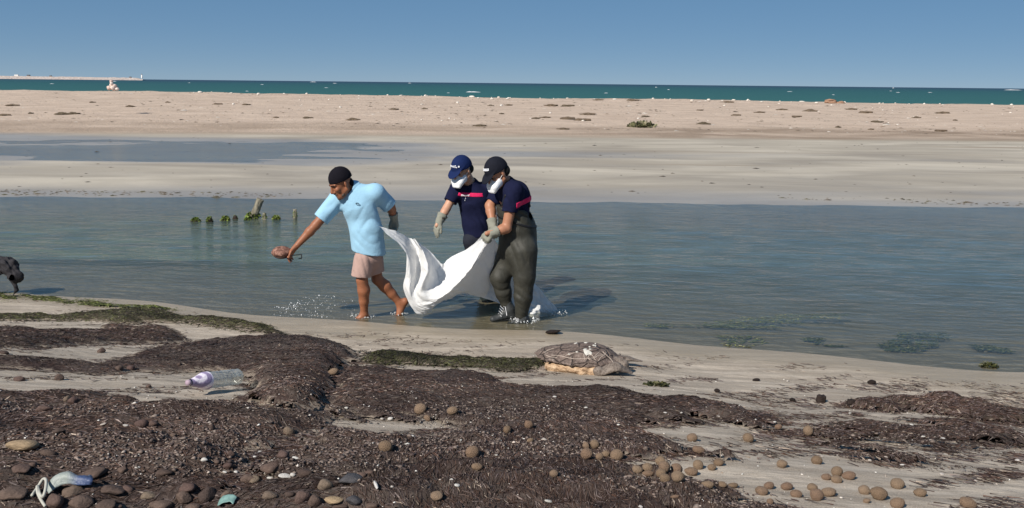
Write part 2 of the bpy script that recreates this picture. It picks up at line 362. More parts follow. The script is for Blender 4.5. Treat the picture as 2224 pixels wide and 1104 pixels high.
h1 = b.noise(m1, 4.5, 3, .55); h2 = b.noise(m2, 14, 3, .6); h3 = b.noise(m1, 1.2, 2)
calm = b.n('MapRange', Value=d, From_Min=0.0, From_Max=.18, To_Min=.22, To_Max=1.0).outputs[0]
nm = b.bump(h2, b.math('MULTIPLY', calm, .30), .022, b.bump(h1, b.math('MULTIPLY', calm, .50), .085, b.bump(h3, b.math('MULTIPLY', calm, .35), .10)))
df = b.n('BsdfDiffuse', Color=mc, Normal=nm); tr = b.n('BsdfTransparent', Color=(.90, .92, .86))
body = b.n('MixShader', i_0=murk, i_1=tr.outputs[0], i_2=df.outputs[0])
gl = b.n('BsdfGlossy', Color=(1.0, 1.0, 1.0), Roughness=.07, Normal=nm)
fr = b.n('Fresnel', IOR=1.33, Normal=nm).outputs[0]
sh = b.n('MixShader', i_0=b.math('MULTIPLY', fr, .66), i_1=body.outputs[0], i_2=gl.outputs[0])
M_WATER = b.done(sh.outputs[0])
lag = put('lagoon_water', np_mesh('lagoon_water', np.stack([LX, LY, ripl * dep2 + .001], -1).reshape(-1, 3), grid_faces(*LX.shape), attrs={'depth': np.clip(dep, 0, 1)}), M_WATER)
tag(lag, 'shallow rippled grey green water of the lagoon', 'water', kind='structure')

# ------------------------------------------------------------------ open sea
xs = np.concatenate([-np.geomspace(30000, 100, 40), np.linspace(-95, 95, 40), np.geomspace(100, 30000, 40)])
ys = np.concatenate([np.linspace(78, 400, 60), np.geomspace(410, 40000, 60)])
SX, SY = np.meshgrid(xs, ys)
b = MatB('sea_water'); p = b.geo()
sy = b.n('SeparateXYZ', Vector=p).outputs[1]
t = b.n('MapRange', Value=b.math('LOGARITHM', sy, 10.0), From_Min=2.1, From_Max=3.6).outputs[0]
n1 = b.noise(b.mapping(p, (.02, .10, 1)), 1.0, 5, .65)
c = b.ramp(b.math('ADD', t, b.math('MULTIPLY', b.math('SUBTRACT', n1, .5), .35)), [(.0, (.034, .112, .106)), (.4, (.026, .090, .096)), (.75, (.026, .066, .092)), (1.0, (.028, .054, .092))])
foam = b.ramp(b.noise(b.mapping(p, (.05, .12, 1)), 1.0, 6, .7), [(.715, 0.0), (.74, 1.0)])
c = b.mix(b.math('MULTIPLY', foam, .5), c, (.6, .66, .68))
b.bsdf(c, .55, .06, b.bump(n1, .4, 1.0)); M_SEA = b.done()
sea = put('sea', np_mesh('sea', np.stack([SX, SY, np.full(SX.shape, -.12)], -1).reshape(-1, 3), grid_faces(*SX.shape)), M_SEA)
tag(sea, 'deep teal open sea reaching to the horizon', 'sea', kind='structure')

# ================================================================== implicit surfaces for bodies, clothes and the turtle
def nv(v):
    v = np.asarray(v, float); return v / (np.linalg.norm(v) + 1e-12)
class Field:
    def __init__(s, lo, hi, h):
        s.lo = np.asarray(lo, float); s.h = h; s.n = np.ceil((np.asarray(hi) - s.lo) / h).astype(int) + 1
        s.D = np.full(s.n, .5, np.float32)
    def blk(s, pts, m):
        pts = np.asarray(pts); a = np.clip(np.floor((pts.min(0) - m - s.lo) / s.h).astype(int), 0, s.n); b = np.clip(np.ceil((pts.max(0) + m - s.lo) / s.h).astype(int) + 1, 0, s.n)
        sl = tuple(slice(i, j) for i, j in zip(a, b))
        g = [(s.lo[k] + s.h * np.arange(a[k], b[k])).astype(np.float32).reshape([-1 if q == k else 1 for q in range(3)]) for k in range(3)]
        return sl, g
    def comb(s, sl, d, k, mode):
        D = s.D[sl]
        if mode == 'sub': s.D[sl] = np.maximum(D, -d) if k <= 0 else -s._smin(-D, d, k)
        else: s.D[sl] = np.minimum(D, d) if k <= 0 else s._smin(D, d, k)
    @staticmethod
    def _smin(a, b, k):
        t = np.clip(.5 + .5 * (a - b) / k, 0, 1); return a * (1 - t) + b * t - k * t * (1 - t)
    def cone(s, a, b, ra, rb, k=.02, sq=None, cut=None, cuta=False, mode='add'):
        """tapered capsule; sq=(axis, factor) flattens it along axis; cut: flat end at b"""
        a = np.asarray(a, float); b = np.asarray(b, float); m = max(ra, rb) + k + .02
        sl, (X, Y, Z) = s.blk([a, b], m)
        px, py, pz = X - a[0], Y - a[1], Z - a[2]; e = b - a
        if sq is not None:
            n, f = nv(sq[0]), sq[1] - 1
            q = (px * n[0] + py * n[1] + pz * n[2]) * f; px = px + q * n[0]; py = py + q * n[1]; pz = pz + q * n[2]
            e2 = e + (e @ n) * f * n
        else: e2 = e
        t = np.clip((px * e2[0] + py * e2[1] + pz * e2[2]) / (e2 @ e2 + 1e-9), 0, 1)
        d = np.sqrt((px - t * e2[0]) ** 2 + (py - t * e2[1]) ** 2 + (pz - t * e2[2]) ** 2) - (ra + (rb - ra) * t)
        if cut is not None:
            u = nv(e) if cut is True else nv(cut)
            d = np.maximum(d, (X - b[0]) * u[0] + (Y - b[1]) * u[1] + (Z - b[2]) * u[2])
        if cuta:
            u = -nv(e); d = np.maximum(d, (X - a[0]) * u[0] + (Y - a[1]) * u[1] + (Z - a[2]) * u[2])
        s.comb(sl, d, k, mode); return s
    def chain(s, pts, rs, k=.02, **kw):
        for i in range(len(pts) - 1): s.cone(pts[i], pts[i + 1], rs[i], rs[i + 1], k, **kw)
        return s
    def ell(s, c, R, radii, k=.015, mode='add', cutp=None):
        """R: three axis vectors; cutp=(point, normal): keep the side against the normal"""
        c = np.asarray(c, float); m = max(radii) + k + .02; sl, (X, Y, Z) = s.blk([c], m)
        px, py, pz = X - c[0], Y - c[1], Z - c[2]; q = 0
        for ax, r in zip(R, radii): q = q + ((px * ax[0] + py * ax[1] + pz * ax[2]) / r) ** 2
        q = np.sqrt(q + 1e-9); d = (q - 1) * min(radii) if max(radii) / min(radii) > 3 else (q - 1) * (sum(radii) / 3)
        if cutp is not None:
            n = nv(cutp[1]); o = cutp[0]; d = np.maximum(d, (X - o[0]) * n[0] + (Y - o[1]) * n[1] + (Z - o[2]) * n[2])
        s.comb(sl, d, k, mode); return s
    def keep(s, pt, n):
        n = nv(n); _, (X, Y, Z) = s.blk([s.lo, s.lo + s.h * (s.n - 1)], 0)
        s.D = np.maximum(s.D, ((X - pt[0]) * n[0] + (Y - pt[1]) * n[1] + (Z - pt[2]) * n[2]).astype(np.float32)); return s
    def coords(s):
        return s.blk([s.lo, s.lo + s.h * (s.n - 1)], 0)[1]
    def folds(s, amp, freq, seed, squash=(1, 1, 1), n=7):
        r = np.random.default_rng(seed); X, Y, Z = s.coords(); t = 0
        for i in range(n):
            d = nv(r.normal(size=3)) * np.array(squash) * freq * r.uniform(.6, 1.6)
            t = t + (lambda q: q if i % 3 else .9 - 2 * np.abs(q))(np.sin(X * d[0] + Y * d[1] + Z * d[2] + r.uniform(0, 6.28) + 1.3 * np.sin(X * d[1] * .7 + Y * d[2] * .7 + Z * d[0] * .6)))
        s.D = s.D + (amp * t / math.sqrt(n)).astype(np.float32); return s
    def ridges(s, c, axis, rad, amp, freq, ph=0.):
        """creases across an axis, fading with distance from c"""
        u = nv(axis); X, Y, Z = s.coords(); X = X - c[0]; Y = Y - c[1]; Z = Z - c[2]
        a = X * u[0] + Y * u[1] + Z * u[2]; g = np.exp(-(X * X + Y * Y + Z * Z) / rad ** 2)
        s.D = (s.D + amp * g * (1 - 2.2 * np.abs(np.sin(.5 * a * freq + ph + 1.6 * np.sin(X * 13 + Y * 9 + ph))))).astype(np.float32); return s
    def mesh(s, name, smooth=2):
        D = s.D; n = s.n; S = D < 0
        cs = [S[i:n[0] - 1 + i, j:n[1] - 1 + j, k:n[2] - 1 + k] for i in (0, 1) for j in (0, 1) for k in (0, 1)]
        anyv = np.logical_or.reduce(cs) & ~np.logical_and.reduce(cs)
        I = np.argwhere(anyv); idx = np.full(anyv.shape, -1, np.int32); idx[tuple(I.T)] = np.arange(len(I))
        acc = np.zeros((len(I), 3)); cnt = np.zeros(len(I))
        co = np.array([(i, j, k) for i in (0, 1) for j in (0, 1) for k in (0, 1)])
        val = [D[I[:, 0] + c[0], I[:, 1] + c[1], I[:, 2] + c[2]] for c in co]
        for a in range(8):
            for b_ in range(a + 1, 8):
                if abs(co[a] - co[b_]).sum() != 1: continue
                va, vb = val[a], val[b_]; m = (va < 0) != (vb < 0); t = va / np.where(m, va - vb, 1)
                p = co[a] + t[:, None] * (co[b_] - co[a]); acc[m] += p[m]; cnt[m] += 1
        V = s.lo + (I + acc / cnt[:, None]) * s.h
        Q = []
        for ax in range(3):
            o1, o2 = [(1, 2), (2, 0), (0, 1)][ax]
            A = S[tuple(slice(0, -1) if k == ax else slice(None) for k in range(3))]; B = S[tuple(slice(1, None) if k == ax else slice(None) for k in range(3))]
            E = np.argwhere(A != B)
            E = E[(E[:, o1] > 0) & (E[:, o2] > 0) & (E[:, o1] < n[o1] - 1) & (E[:, o2] < n[o2] - 1)]
            def cell(d1, d2):
                c = E.copy(); c[:, o1] += d1; c[:, o2] += d2; return idx[tuple(c.T)]
            q = np.stack([cell(-1, -1), cell(0, -1), cell(0, 0), cell(-1, 0)], -1)
            inside = S[tuple(E.T)]; q[~inside] = q[~inside][:, ::-1]; Q.append(q)
        Q = np.concatenate(Q); Q = Q[(Q >= 0).all(1)]
        e = np.concatenate([Q[:, [0, 1]], Q[:, [1, 2]], Q[:, [2, 3]], Q[:, [3, 0]]])
        for _ in range(smooth):
            a2 = np.zeros_like(V); c2 = np.bincount(e.ravel(), minlength=len(V))
            for k in range(3): a2[:, k] = np.bincount(e[:, 0], V[e[:, 1], k], len(V)) + np.bincount(e[:, 1], V[e[:, 0], k], len(V))
            V = V * .5 + .5 * a2 / np.maximum(c2, 1)[:, None]
        return np_mesh(name, V, Q)
def bounds(*pts, m=.2):
    p = np.array(pts); return p.min(0) - m, p.max(0) + m
def frame(f, upish=(0, 0, 1)):
    f = nv(f); u = np.asarray(upish, float); u = nv(u - (u @ f) * f); r = np.cross(f, u); return f, u, r      # r: the head's own right

def head(S, c, f, u, r, s=1.0):
    P = lambda a, b_, d: c + s * (r * a + f * b_ + u * d)
    S.ell(P(0, -.012, .03), (r, f, u), (.076 * s, .098 * s, .088 * s), .02)
    S.ell(P(0, .03, -.04), (r, f, u), (.060 * s, .064 * s, .085 * s), .03)
    S.cone(P(0, .062, -.098), P(0, .066, -.104), .024 * s, .022 * s, .03)
    for e in (-1, 1):
        S.cone(P(.055 * e, -.005, -.06), P(.02 * e, .06, -.098), .024 * s, .02 * s, .03)
        S.ell(P(.040 * e, .070, -.022), (r, f, u), (.024 * s, .022 * s, .022 * s), .02)
        S.cone(P(.012 * e, .088, .026), P(.045 * e, .076, .024), .012 * s, .011 * s, .012)
        S.ell(P(.031 * e, .096, .004), (r, f, u), (.017 * s, .014 * s, .011 * s), .012, 'sub')
        S.ell(P(.078 * e, -.012, -.012), (nv(r * .9 - f * .4 * e), f, u), (.010 * s, .020 * s, .034 * s), .008)
        S.ell(P(.013 * e, .098, -.042), (r, f, u), (.011 * s, .013 * s, .010 * s), .008)
    S.cone(P(0, .092, .012), P(0, .114, -.034), .010 * s, .015 * s, .012)
    S.cone(P(-.017, .086, -.066), P(.017, .086, -.066), .009 * s, .009 * s, .010)
    S.cone(P(-.014, .083, -.080), P(.014, .083, -.080), .010 * s, .010 * s, .010)
    return P
def eyes(name, P, s, parent, mat):
    import bmesh
    for e in (-1, 1):
        bm = bmesh.new(); m = bmesh.ops.create_uvsphere(bm, u_segments=10, v_segments=8, radius=.011 * s)
        bmesh.ops.translate(bm, verts=m['verts'], vec=Vector(P(.031 * e, .078, .004)))
        me = bpy.data.meshes.new('eye'); bm.to_mesh(me); bm.free(); put('eye', me, mat, parent)
def hand(S, w, d, n, side, curl=(.25, .35, .3), s=1.0, infl=.0, spread=.10, thumb_out=.55):
    """w wrist, d pointing direction, n back of the hand, side towards the thumb"""
    d = nv(d); n = nv(np.asarray(n) - (np.asarray(n) @ d) * d); side0 = nv(side); side = np.cross(d, n)
    if side @ side0 < 0: side = -side
    tips = []
    for i, (o, L) in enumerate(zip((.034, .012, -.011, -.031), (.074, .083, .077, .060))):
        k0 = w + s * (d * (.092 - .006 * abs(i - 1)) + side * o)
        S.cone(w + s * side * o * .45, k0, (.017 + infl) * s, (.0135 + infl) * s, .014)
        a = 0; p = k0; q = nv(d + side * o * spread * 20)
        for j, fr in enumerate((.44, .31, .25)):
            a += curl[j] * (1 + .06 * i); v = q * math.cos(a) - n * math.sin(a)
            p2 = p + v * L * fr * s
            S.cone(p, p2, (.0098 - .0009 * j + infl) * s, (.0092 - .0009 * j + infl) * s, .004); p = p2
        tips.append(p)
    p = w + s * (d * .022 + side * .022); q = nv(d * .75 + side * thumb_out - n * .25)
    p2 = p + q * .045 * s; S.cone(p, p2, (.017 + infl) * s, (.0125 + infl) * s, .014)
    q = nv(d * .95 + side * thumb_out * .35 - n * .35); p3 = p2 + q * .034 * s; S.cone(p2, p3, (.0118 + infl) * s, (.0105 + infl) * s, .004)
    p4 = p3 + nv(d - n * .4) * .024 * s; S.cone(p3, p4, (.0105 + infl) * s, (.009 + infl) * s, .004)
    return tips
def cap_peak(name, c, f, u, r, s, parent, mat, mark_mat, marks):
    P = lambda a, b_, d: c + s * (r * a + f * b_ + u * d)
    lo, hi = bounds(P(-.1, -.13, .0), P(.1, .26, .15), P(0, 0, .17), P(0, .22, -.06), m=.06)
    S = Field(lo, hi, .005)
    S.ell(P(0, -.008, .030), (r, f, u), (.092 * s, .113 * s, .116 * s), 0, cutp=(P(0, 0, .022), -u + f * .12))
    bf, bu, br = frame(nv(f - u * .42), u)
    bc = P(0, .090, .032)
    S.ell(bc, (br, bf, bu), (.080 * s, .088 * s, .012), .012)
    S.cone(P(0, -.01, .146), P(0, -.01, .150), .008 * s, .006 * s, .004)
    o = put('cap', S.mesh('cap', 1), mat, parent)
    # embroidered marks: short raised strokes following the crown
    V = []; Fq = []
    for (a0, h0, a1, h1, wd) in marks:
        pts = []
        for a, h in ((a0, h0), (a1, h1)):
            el = math.radians(h); az = math.radians(a); dr = math.cos(el)
            pts.append((P(.094 * dr * math.sin(az), -.008 + .1155 * dr * math.cos(az), .030 + .118 * math.sin(el))))
        p0, p1 = pts; nn = nv(p0 - P(0, 0, .03)); sd = nv(np.cross(p1 - p0, nn)) * wd * .5
        k = len(V); V += [p0 - sd, p0 + sd, p1 + sd, p1 - sd, p0 - sd + nn * .004, p0 + sd + nn * .004, p1 + sd + nn * .004, p1 - sd + nn * .004]
        Fq += [[k + 4, k + 5, k + 6, k + 7], [k, k + 1, k + 5, k + 4], [k + 1, k + 2, k + 6, k + 5], [k + 2, k + 3, k + 7, k + 6], [k + 3, k, k + 4, k + 7]]
    put('embroidery', np_mesh('embroidery', np.array(V), np.array(Fq), False), mark_mat, o)
    # bring the grandchild's inverse in line: its parent is not moved
    return o
def mask(name, c, f, u, r, s, parent, mat):
    P = lambda a, b_, d: c + s * (r * a + f * b_ + u * d)
    lo, hi = bounds(P(-.09, .0, -.15), P(.09, .2, .0), P(0, .2, -.1), m=.10); S = Field(lo, hi, .0045)
    S.ell(P(0, .055, -.058), (r, f, u), (.072 * s, .070 * s, .062 * s), .0)
    S.cone(P(-.040, .105, -.072), P(.040, .105, -.072), .036 * s, .036 * s, .025)
    S.cone(P(-.034, .138, -.108), P(.034, .138, -.108), .013 * s, .013 * s, .05)
    o = put('face_mask', S.mesh('face_mask', 1), mat, parent)
    for e in (-1, 1):
        S = Field(lo, hi + .0, .0045); S = Field(*bounds(P(.058 * e, .05, -.05), P(.085 * e, -.02, 0), m=.05), .003); S.cone(P(.060 * e, .055, -.045), P(.084 * e, -.015, -.006), .0034, .0030, .002); put('mask_strap', S.mesh('mask_strap', 1), mat, o)

b = MatB('skin_dark'); p = b.obj(); n1 = b.noise(p, 18, 3); b.bsdf(b.mix(n1, (.235, .088, .042), (.325, .132, .070)), .5, .35, b.bump(b.noise(p, 160, 2), .15, .002), Subsurface_Weight=.06, Subsurface_Radius=(.01, .004, .002), Subsurface_Scale=.5); M_SKIN1 = b.done()
b = MatB('skin_light'); p = b.obj(); n1 = b.noise(p, 18, 3); b.bsdf(b.mix(n1, (.43, .225, .145), (.53, .30, .20)), .5, .35, b.bump(b.noise(p, 160, 2), .15, .002)); M_SKIN2 = b.done()
b = MatB('skin_tan'); p = b.obj(); n1 = b.noise(p, 18, 3); b.bsdf(b.mix(n1, (.33, .145, .082), (.42, .20, .12)), .5, .35, b.bump(b.noise(p, 160, 2), .15, .002)); M_SKIN3 = b.done()
def cloth(name, col, rough=.9, var=.08, wsc=500, **kw):
    b = MatB(name); p = b.obj(); n = b.noise(p, 14, 4); c = b.mix(n, tuple(x * (1 - var) for x in col), tuple(x * (1 + var) for x in col))
    nm = b.bump(b.noise(p, wsc, 2), .25, .002, b.bump(b.noise(p, 26, 4, .6, .6), .35, .012)); b.bsdf(c, rough, .2 if max(col) > .1 else .08, nm, Sheen_Weight=(.08 if max(col) > .1 else 0.0), **kw); return b.done()
M_POLO = cloth('polo_blue', (.29, .50, .66)); M_SHORTS = cloth('shorts_mauve', (.40, .27, .235)); M_NAVY = cloth('navy_cotton', (.010, .012, .036), var=.2)
M_CAPBLUE = cloth('cap_navy', (.010, .020, .075), .8, .15); M_CAPBLACK = cloth('cap_black', (.012, .013, .020), .8, .15); M_BEANIE = cloth('beanie_black', (.010, .009, .013), .95, .3)
M_TROUSERS = cloth('trousers_navy', (.022, .024, .034), var=.2); M_MAG = cloth('band_magenta', (.62, .015, .10), .7)
M_GLOVE = cloth('glove_grey', (.23, .23, .19), .9, .2); M_WHITE = cloth('mask_white', (.82, .82, .83), .85, .03); M_STITCH = simple('stitch_white', (.75, .76, .80), .8)
M_BLACK = simple('black_rubber', (.012, .012, .014), .5); M_BEARD = simple('grey_stubble', (.11, .085, .07), .95, .1, .5, 200); M_HAIR = simple('dark_hair', (.012, .010, .009), .8)
M_EYE = simple('eye_dark', (.03, .02, .018), .25, .5)
b = MatB('wader_fabric'); p = b.obj(); n1 = b.noise(p, 9, 5, .65)
b.bsdf(b.ramp(n1, [(.3, (.026, .026, .021)), (.6, (.042, .041, .033)), (.75, (.062, .059, .049))]), .62, .35, b.bump(b.noise(p, 300, 2), .2, .002, b.bump(b.noise(b.mapping(p, (1, 1, .6), (.5, .3, 0)), 9, 4, .5, 1.2), .35, .03))); M_WADER = b.done()

# ------------------------------------------------------------------ man in the light blue polo shirt
J = W
def man_blue():
    base = J(800, 692, 9.12); root = empty('person', (base[0], base[1], 0))
    tag(root, 'barefoot person in light blue polo shirt and mauve shorts reaching forward with a rusty tin', 'person', 'people wading at the lagoon edge')
    n = nv((-.50, -.86, -.12))
    pel, wai, che, nkb = J(800, 532, 9.13), J(795, 498, 9.12), J(778, 446, 9.10), J(766, 413, 9.08)
    hc = J(740, 398, 8.99); f, u, r = frame((-.70, -.52, -.44))
    shR, elR, wrR = J(738, 428, 9.13), J(686, 489, 9.03), J(642, 537, 8.95)
    shL, elL, wrL = J(816, 419, 9.06), J(848, 449, 9.18), J(856, 472, 9.28)
    hF, kF, aF = J(791, 532, 9.07), J(786, 608, 9.03), J(791, 682, 9.10)
    hB, kB, aB = J(812, 532, 9.20), J(819, 606, 9.20), J(868, 658, 9.26)
    lo, hi = bounds(hc, wrR, wrL, aF, aB, J(620, 560, 8.95), J(740, 360, 9), J(790, 705, 9.1), J(890, 690, 9.3), m=.14)
    S = Field(lo, hi, .0062)
    S.cone(pel, wai, .115, .115, .05, sq=(n, 1.35)); S.cone(wai, che, .115, .14, .05, sq=(n, 1.4)); S.cone(che, nkb, .12, .07, .05)
    S.cone(nkb, hc - u * .03 - f * .02, .062, .058, .03)
    P = head(S, hc, f, u, r, 1.14)
    for a, b_, c_, e in ((shR, elR, wrR, 1), (shL, elL, wrL, -1)):
        S.cone(che + (a - che) * .5, a, .07, .065, .04); S.cone(a, b_, .058, .047, .03); m = b_ + (c_ - b_) * .3
        S.chain([b_, m, c_], [.045, .046, .029], .02)
    hd = nv(J(628, 556, 8.93) - wrR)
    hand(S, wrR, hd, (-.45, .35, .75), (.55, -.75, .1), (.35, .55, .4), 1.06, .001)
    S.cone(wrL, wrL + nv(wrL - elL) * .07, .029, .024, .02)
    for a, b_, c_ in ((hF, kF, aF), (hB, kB, aB)):
        S.cone(a, b_, .068, .056, .04); dd = c_ - b_; back = nv(np.cross(np.cross(dd, (1, 0, 0)), dd)) if 0 else np.array([.012, .0, 0])
        S.chain([b_, b_ + dd * .30 + back, b_ + dd * .62 + back * .5, c_], [.058, .064, .050, .037], .02)
    toe = J(768, 697, 9.05); heel = J(796, 692, 9.12)
    S.cone(aF, heel, .036, .034, .02); S.cone(heel + np.array([0, 0, .0]), toe, .034, .026, .03, sq=((0, 0, 1), 1.25)); S.cone(aF, (aF + toe) / 2 - np.array([0, 0, .02]), .034, .034, .03)
    for i in range(5):
        t0 = toe + np.array([.01 + .006 * i, -.032 + .016 * i, -.002]); S.cone(t0, t0 + np.array([-.034 + .004 * i, -.006, -.004]), .011 - .0008 * i, .010 - .0008 * i, .004)
    hl = J(880, 655, 9.27); bl = J(868, 680, 9.24)
    S.cone(aB, hl, .037, .034, .02); S.cone(hl, bl, .034, .032, .03, sq=((1, 0, 0), 1.15)); S.cone(aB, bl, .034, .030, .03)
    for i in range(5):
        t0 = bl + np.array([-.01, -.034 + .017 * i, -.012]); S.cone(t0, t0 + np.array([-.030, 0, -.012]), .011, .010, .004)
    put('body', S.mesh('body'), M_SKIN1, root)
    # polo shirt
    hem = J(801, 548, 9.13)
    lo, hi = bounds(hem, che, elR, shL, J(680, 490, 9.05), J(860, 440, 9.2), J(765, 400, 9.05), m=.2)
    S = Field(lo, hi, .0068)
    S.cone(che, wai, .205, .178, .05, sq=(n, 1.5)); S.cone(wai, hem, .178, .184, .04, sq=(n, 1.12), cut=nv((-.16, 0, -1)))
    S.cone(shR + (che - shR) * .25, shL + (che - shL) * .2, .085, .085, .06); S.cone(che, nkb, .14, .085, .06); S.cone(nkb - np.array([-.03, 0, .03]), shL, .082, .082, .05); S.cone(nkb - np.array([.03, 0, .035]), shR, .075, .082, .05)
    sR = shR + (elR - shR) * .80; sL = shL + (elL - shL) * .92
    S.cone(shR, sR, .098, .082, .045, cut=True); S.cone(shL, sL, .092, .082, .045, cut=True)
    S.folds(.0014, 20, 3); S.ridges(J(818, 478, 9.0), (-.72, 0, .68), .19, .0075, 50); S.ridges(J(790, 525, 8.98), (.5, 0, .85), .11, .0050, 70, 1.); S.ridges(J(728, 462, 9.0), (-.6, 0, .75), .10, .007, 60, 2.)
    S.cone(sR - nv(elR - shR) * .05, sR + nv(elR - shR) * .1, .066, .066, 0, mode='sub'); S.cone(sL - nv(elL - shL) * .05, sL + nv(elL - shL) * .1, .064, .064, 0, mode='sub')
    S.cone(hem + np.array([0, 0, .05]), hem - np.array([0, 0, .1]), .160, .160, 0, sq=(n, 1.12), cuta=True, mode='sub')
    nd = nv(hc - nkb); S.cone(nkb - nd * .02, nkb + nd * .15, .072, .085, 0, mode='sub')
    sh = put('polo_shirt', S.mesh('polo_shirt', 1), M_POLO, root)
    # collar
    lo, hi = bounds(nkb, m=.2); S = Field(lo, hi, .0055)
    S.cone(nkb - nd * .005, nkb + nd * .062, .112, .088, 0, cut=True, cuta=True); S.cone(nkb - nd * .1, nkb + nd * .14, .100, .072, 0, mode='sub')
    fr = nv(n - (n @ nd) * nd); S.cone(nkb + fr * .10 + nd * .06, nkb + fr * .10 - nd * .06, .030, .002, 0, mode='sub')
    put('collar', S.mesh('collar', 1), M_POLO, root)
    # chest badge: small oval ring stitched on
    bc = J(779, 442, 8.95); V = []; Q = []; m = 20; rr = nv(np.cross(n, (0, 0, 1)))
    uu = nv(np.cross(rr, n))
    # seat it on the cloth
    for k in range(m):
        a = 2 * math.pi * k / m
        for q, w_ in ((1.0, 0), (.68, 0), (.68, .004), (1.0, .004)):
            V.append(bc + rr * math.cos(a) * .023 * q + uu * math.sin(a) * .013 * q + n * w_)
    for k in range(m):
        for j in range(4): Q.append([k * 4 + j, k * 4 + (j + 1) % 4, ((k + 1) % m) * 4 + (j + 1) % 4, ((k + 1) % m) * 4 + j])
    V = np.array(V)
    Vs = np.empty(len(sh.data.vertices) * 3); sh.data.vertices.foreach_get('co', Vs); Vs = Vs.reshape(-1, 3)
    near_ = Vs[np.linalg.norm((Vs - bc) - ((Vs - bc) @ n)[:, None] * n, axis=1) < .025]
    if len(near_): V += n * ((near_ - bc) @ n).max()
    put('shirt_badge', np_mesh('shirt_badge', V, np.array(Q), False), simple('badge_grey', (.10, .16, .20), .7), root)
    # shorts
    cF, cB = J(784, 600, 9.04), J(816, 594, 9.2)
    lo, hi = bounds(pel, cF, cB, m=.22); S = Field(lo, hi, .0065)
    S.cone(J(801, 536, 9.13), J(801, 556, 9.13), .150, .152, .05, sq=(n, 1.35))
    S.cone(J(791, 562, 9.06), cF, .104, .102, .04, cut=nv((-.12, 0, -1))); S.cone(J(811, 560, 9.18), cB, .100, .093, .04, cut=nv((.3, 0, -1)))
    S.folds(.0022, 24, 8, (1.4, 1.4, .5)); S.ridges(J(790, 570, 8.95), (.8, 0, .35), .12, .004, 62)
    S.cone(cF + np.array([0, 0, .05]), cF - np.array([0, 0, .1]), .083, .083, 0, mode='sub'); S.cone(cB + np.array([0, 0, .05]), cB - np.array([0, 0, .1]), .081, .081, 0, mode='sub')
    put('shorts', S.mesh('shorts', 1), M_SHORTS, root)
    # knitted cap, beard, brows
    s = 1.14; lo, hi = bounds(hc, m=.24); S = Field(lo, hi, .005)
    S.ell(P(0, -.016, .040), (r, f, u), (.087 * s, .110 * s, .107 * s), 0, cutp=(P(0, .09, .036), -u + f * .10)); S.cone(P(0, -.02, .145), P(0, -.02, .150), .007, .006, .004)
    S.ell(P(0, -.075, -.03), (r, f, u), (.062 * s, .035 * s, .05 * s), .02)
    put('knitted_cap', S.mesh('knitted_cap', 1), M_BEANIE, root)
    S = Field(lo, hi, .005)
    for e in (-1, 1):
        S.cone(P(.063 * e, .005, -.045), P(.045 * e, .045, -.088), .006 * s, .016 * s, .01); S.cone(P(.043 * e, .045, -.088), P(.0, .073, -.112), .016 * s, .019 * s, .01)
        S.cone(P(.0, .1035, -.056), P(.026 * e, .089, -.063), .0055 * s, .0055 * s, .004)
    put('beard', S.mesh('beard', 1), M_BEARD, root)
    for e in (-1, 1):
        S = Field(lo, hi, .004); S.cone(P(.014 * e, .099, .027), P(.047 * e, .084, .026), .0055 * s, .005 * s, .003); put('eyebrow', S.mesh('eyebrow', 1), M_HAIR, root)
    eyes('eyes', P, 1.14, root, M_EYE)
    # left glove, gauntlet cuff
    gd = nv(J(858, 496, 9.30) - wrL); lo, hi = bounds(wrL, wrL + gd * .2, m=.1); S = Field(lo, hi, .0045)
    hand(S, wrL + gd * .01, gd, (.4, .8, 0), (-.5, -.5, 0), (.3, .4, .35), 1.0, .0035, .05, .4)
    S.cone(wrL + gd * .03, wrL - nv(wrL - elL) * .055, .036, .050, .012, cut=True); S.folds(.0018, 60, 4)
    put('work_glove', S.mesh('work_glove', 1), M_GLOVE, root)
    return root
man_blue()

# ------------------------------------------------------------------ man in the navy T-shirt with the magenta band
def strokes(pts, nn, upv, h, count, seed, parent, mat, name):
    """tiny raised white strokes between two points, like a line of small lettering"""
    r_ = np.random.default_rng(seed); a, b_ = pts; d = b_ - a; L = np.linalg.norm(d); d = d / L; V = []; Q = []
    def bar(p0, p1, w_):
        k = len(V); sd = nv(np.cross(p1 - p0, nn)) * w_ * .5
        V.extend([p0 - sd, p0 + sd, p1 + sd, p1 - sd] + [q + nn * .003 for q in (p0 - sd, p0 + sd, p1 + sd, p1 - sd)])
        Q.extend([[k + 4, k + 5, k + 6, k + 7], [k, k + 1, k + 5, k + 4], [k + 1, k + 2, k + 6, k + 5], [k + 2, k + 3, k + 7, k + 6], [k + 3, k, k + 4, k + 7]])
    cw = L / count
    for i in range(count):
        o = a + d * cw * (i + .15); bar(o, o + upv * h, cw * .28)
        y = r_.choice([0, .5, 1]); bar(o + upv * h * y * .85 + upv * h * .08, o + upv * h * y * .85 + upv * h * .08 + d * cw * .6, h * .22)
        if r_.random() > .4: bar(o + d * cw * .55, o + d * cw * .55 + upv * h, cw * .25)
    put(name, np_mesh(name, np.array(V), np.array(Q), False), mat, parent)
def seat(obj_, c, n, rad=.02):
    Vs = np.empty(len(obj_.data.vertices) * 3); obj_.data.vertices.foreach_get('co', Vs); Vs = Vs.reshape(-1, 3)
    k = Vs[np.linalg.norm((Vs - c) - ((Vs - c) @ n)[:, None] * n, axis=1) < rad]
    return c + n * ((k - c) @ n).max() if len(k) else c
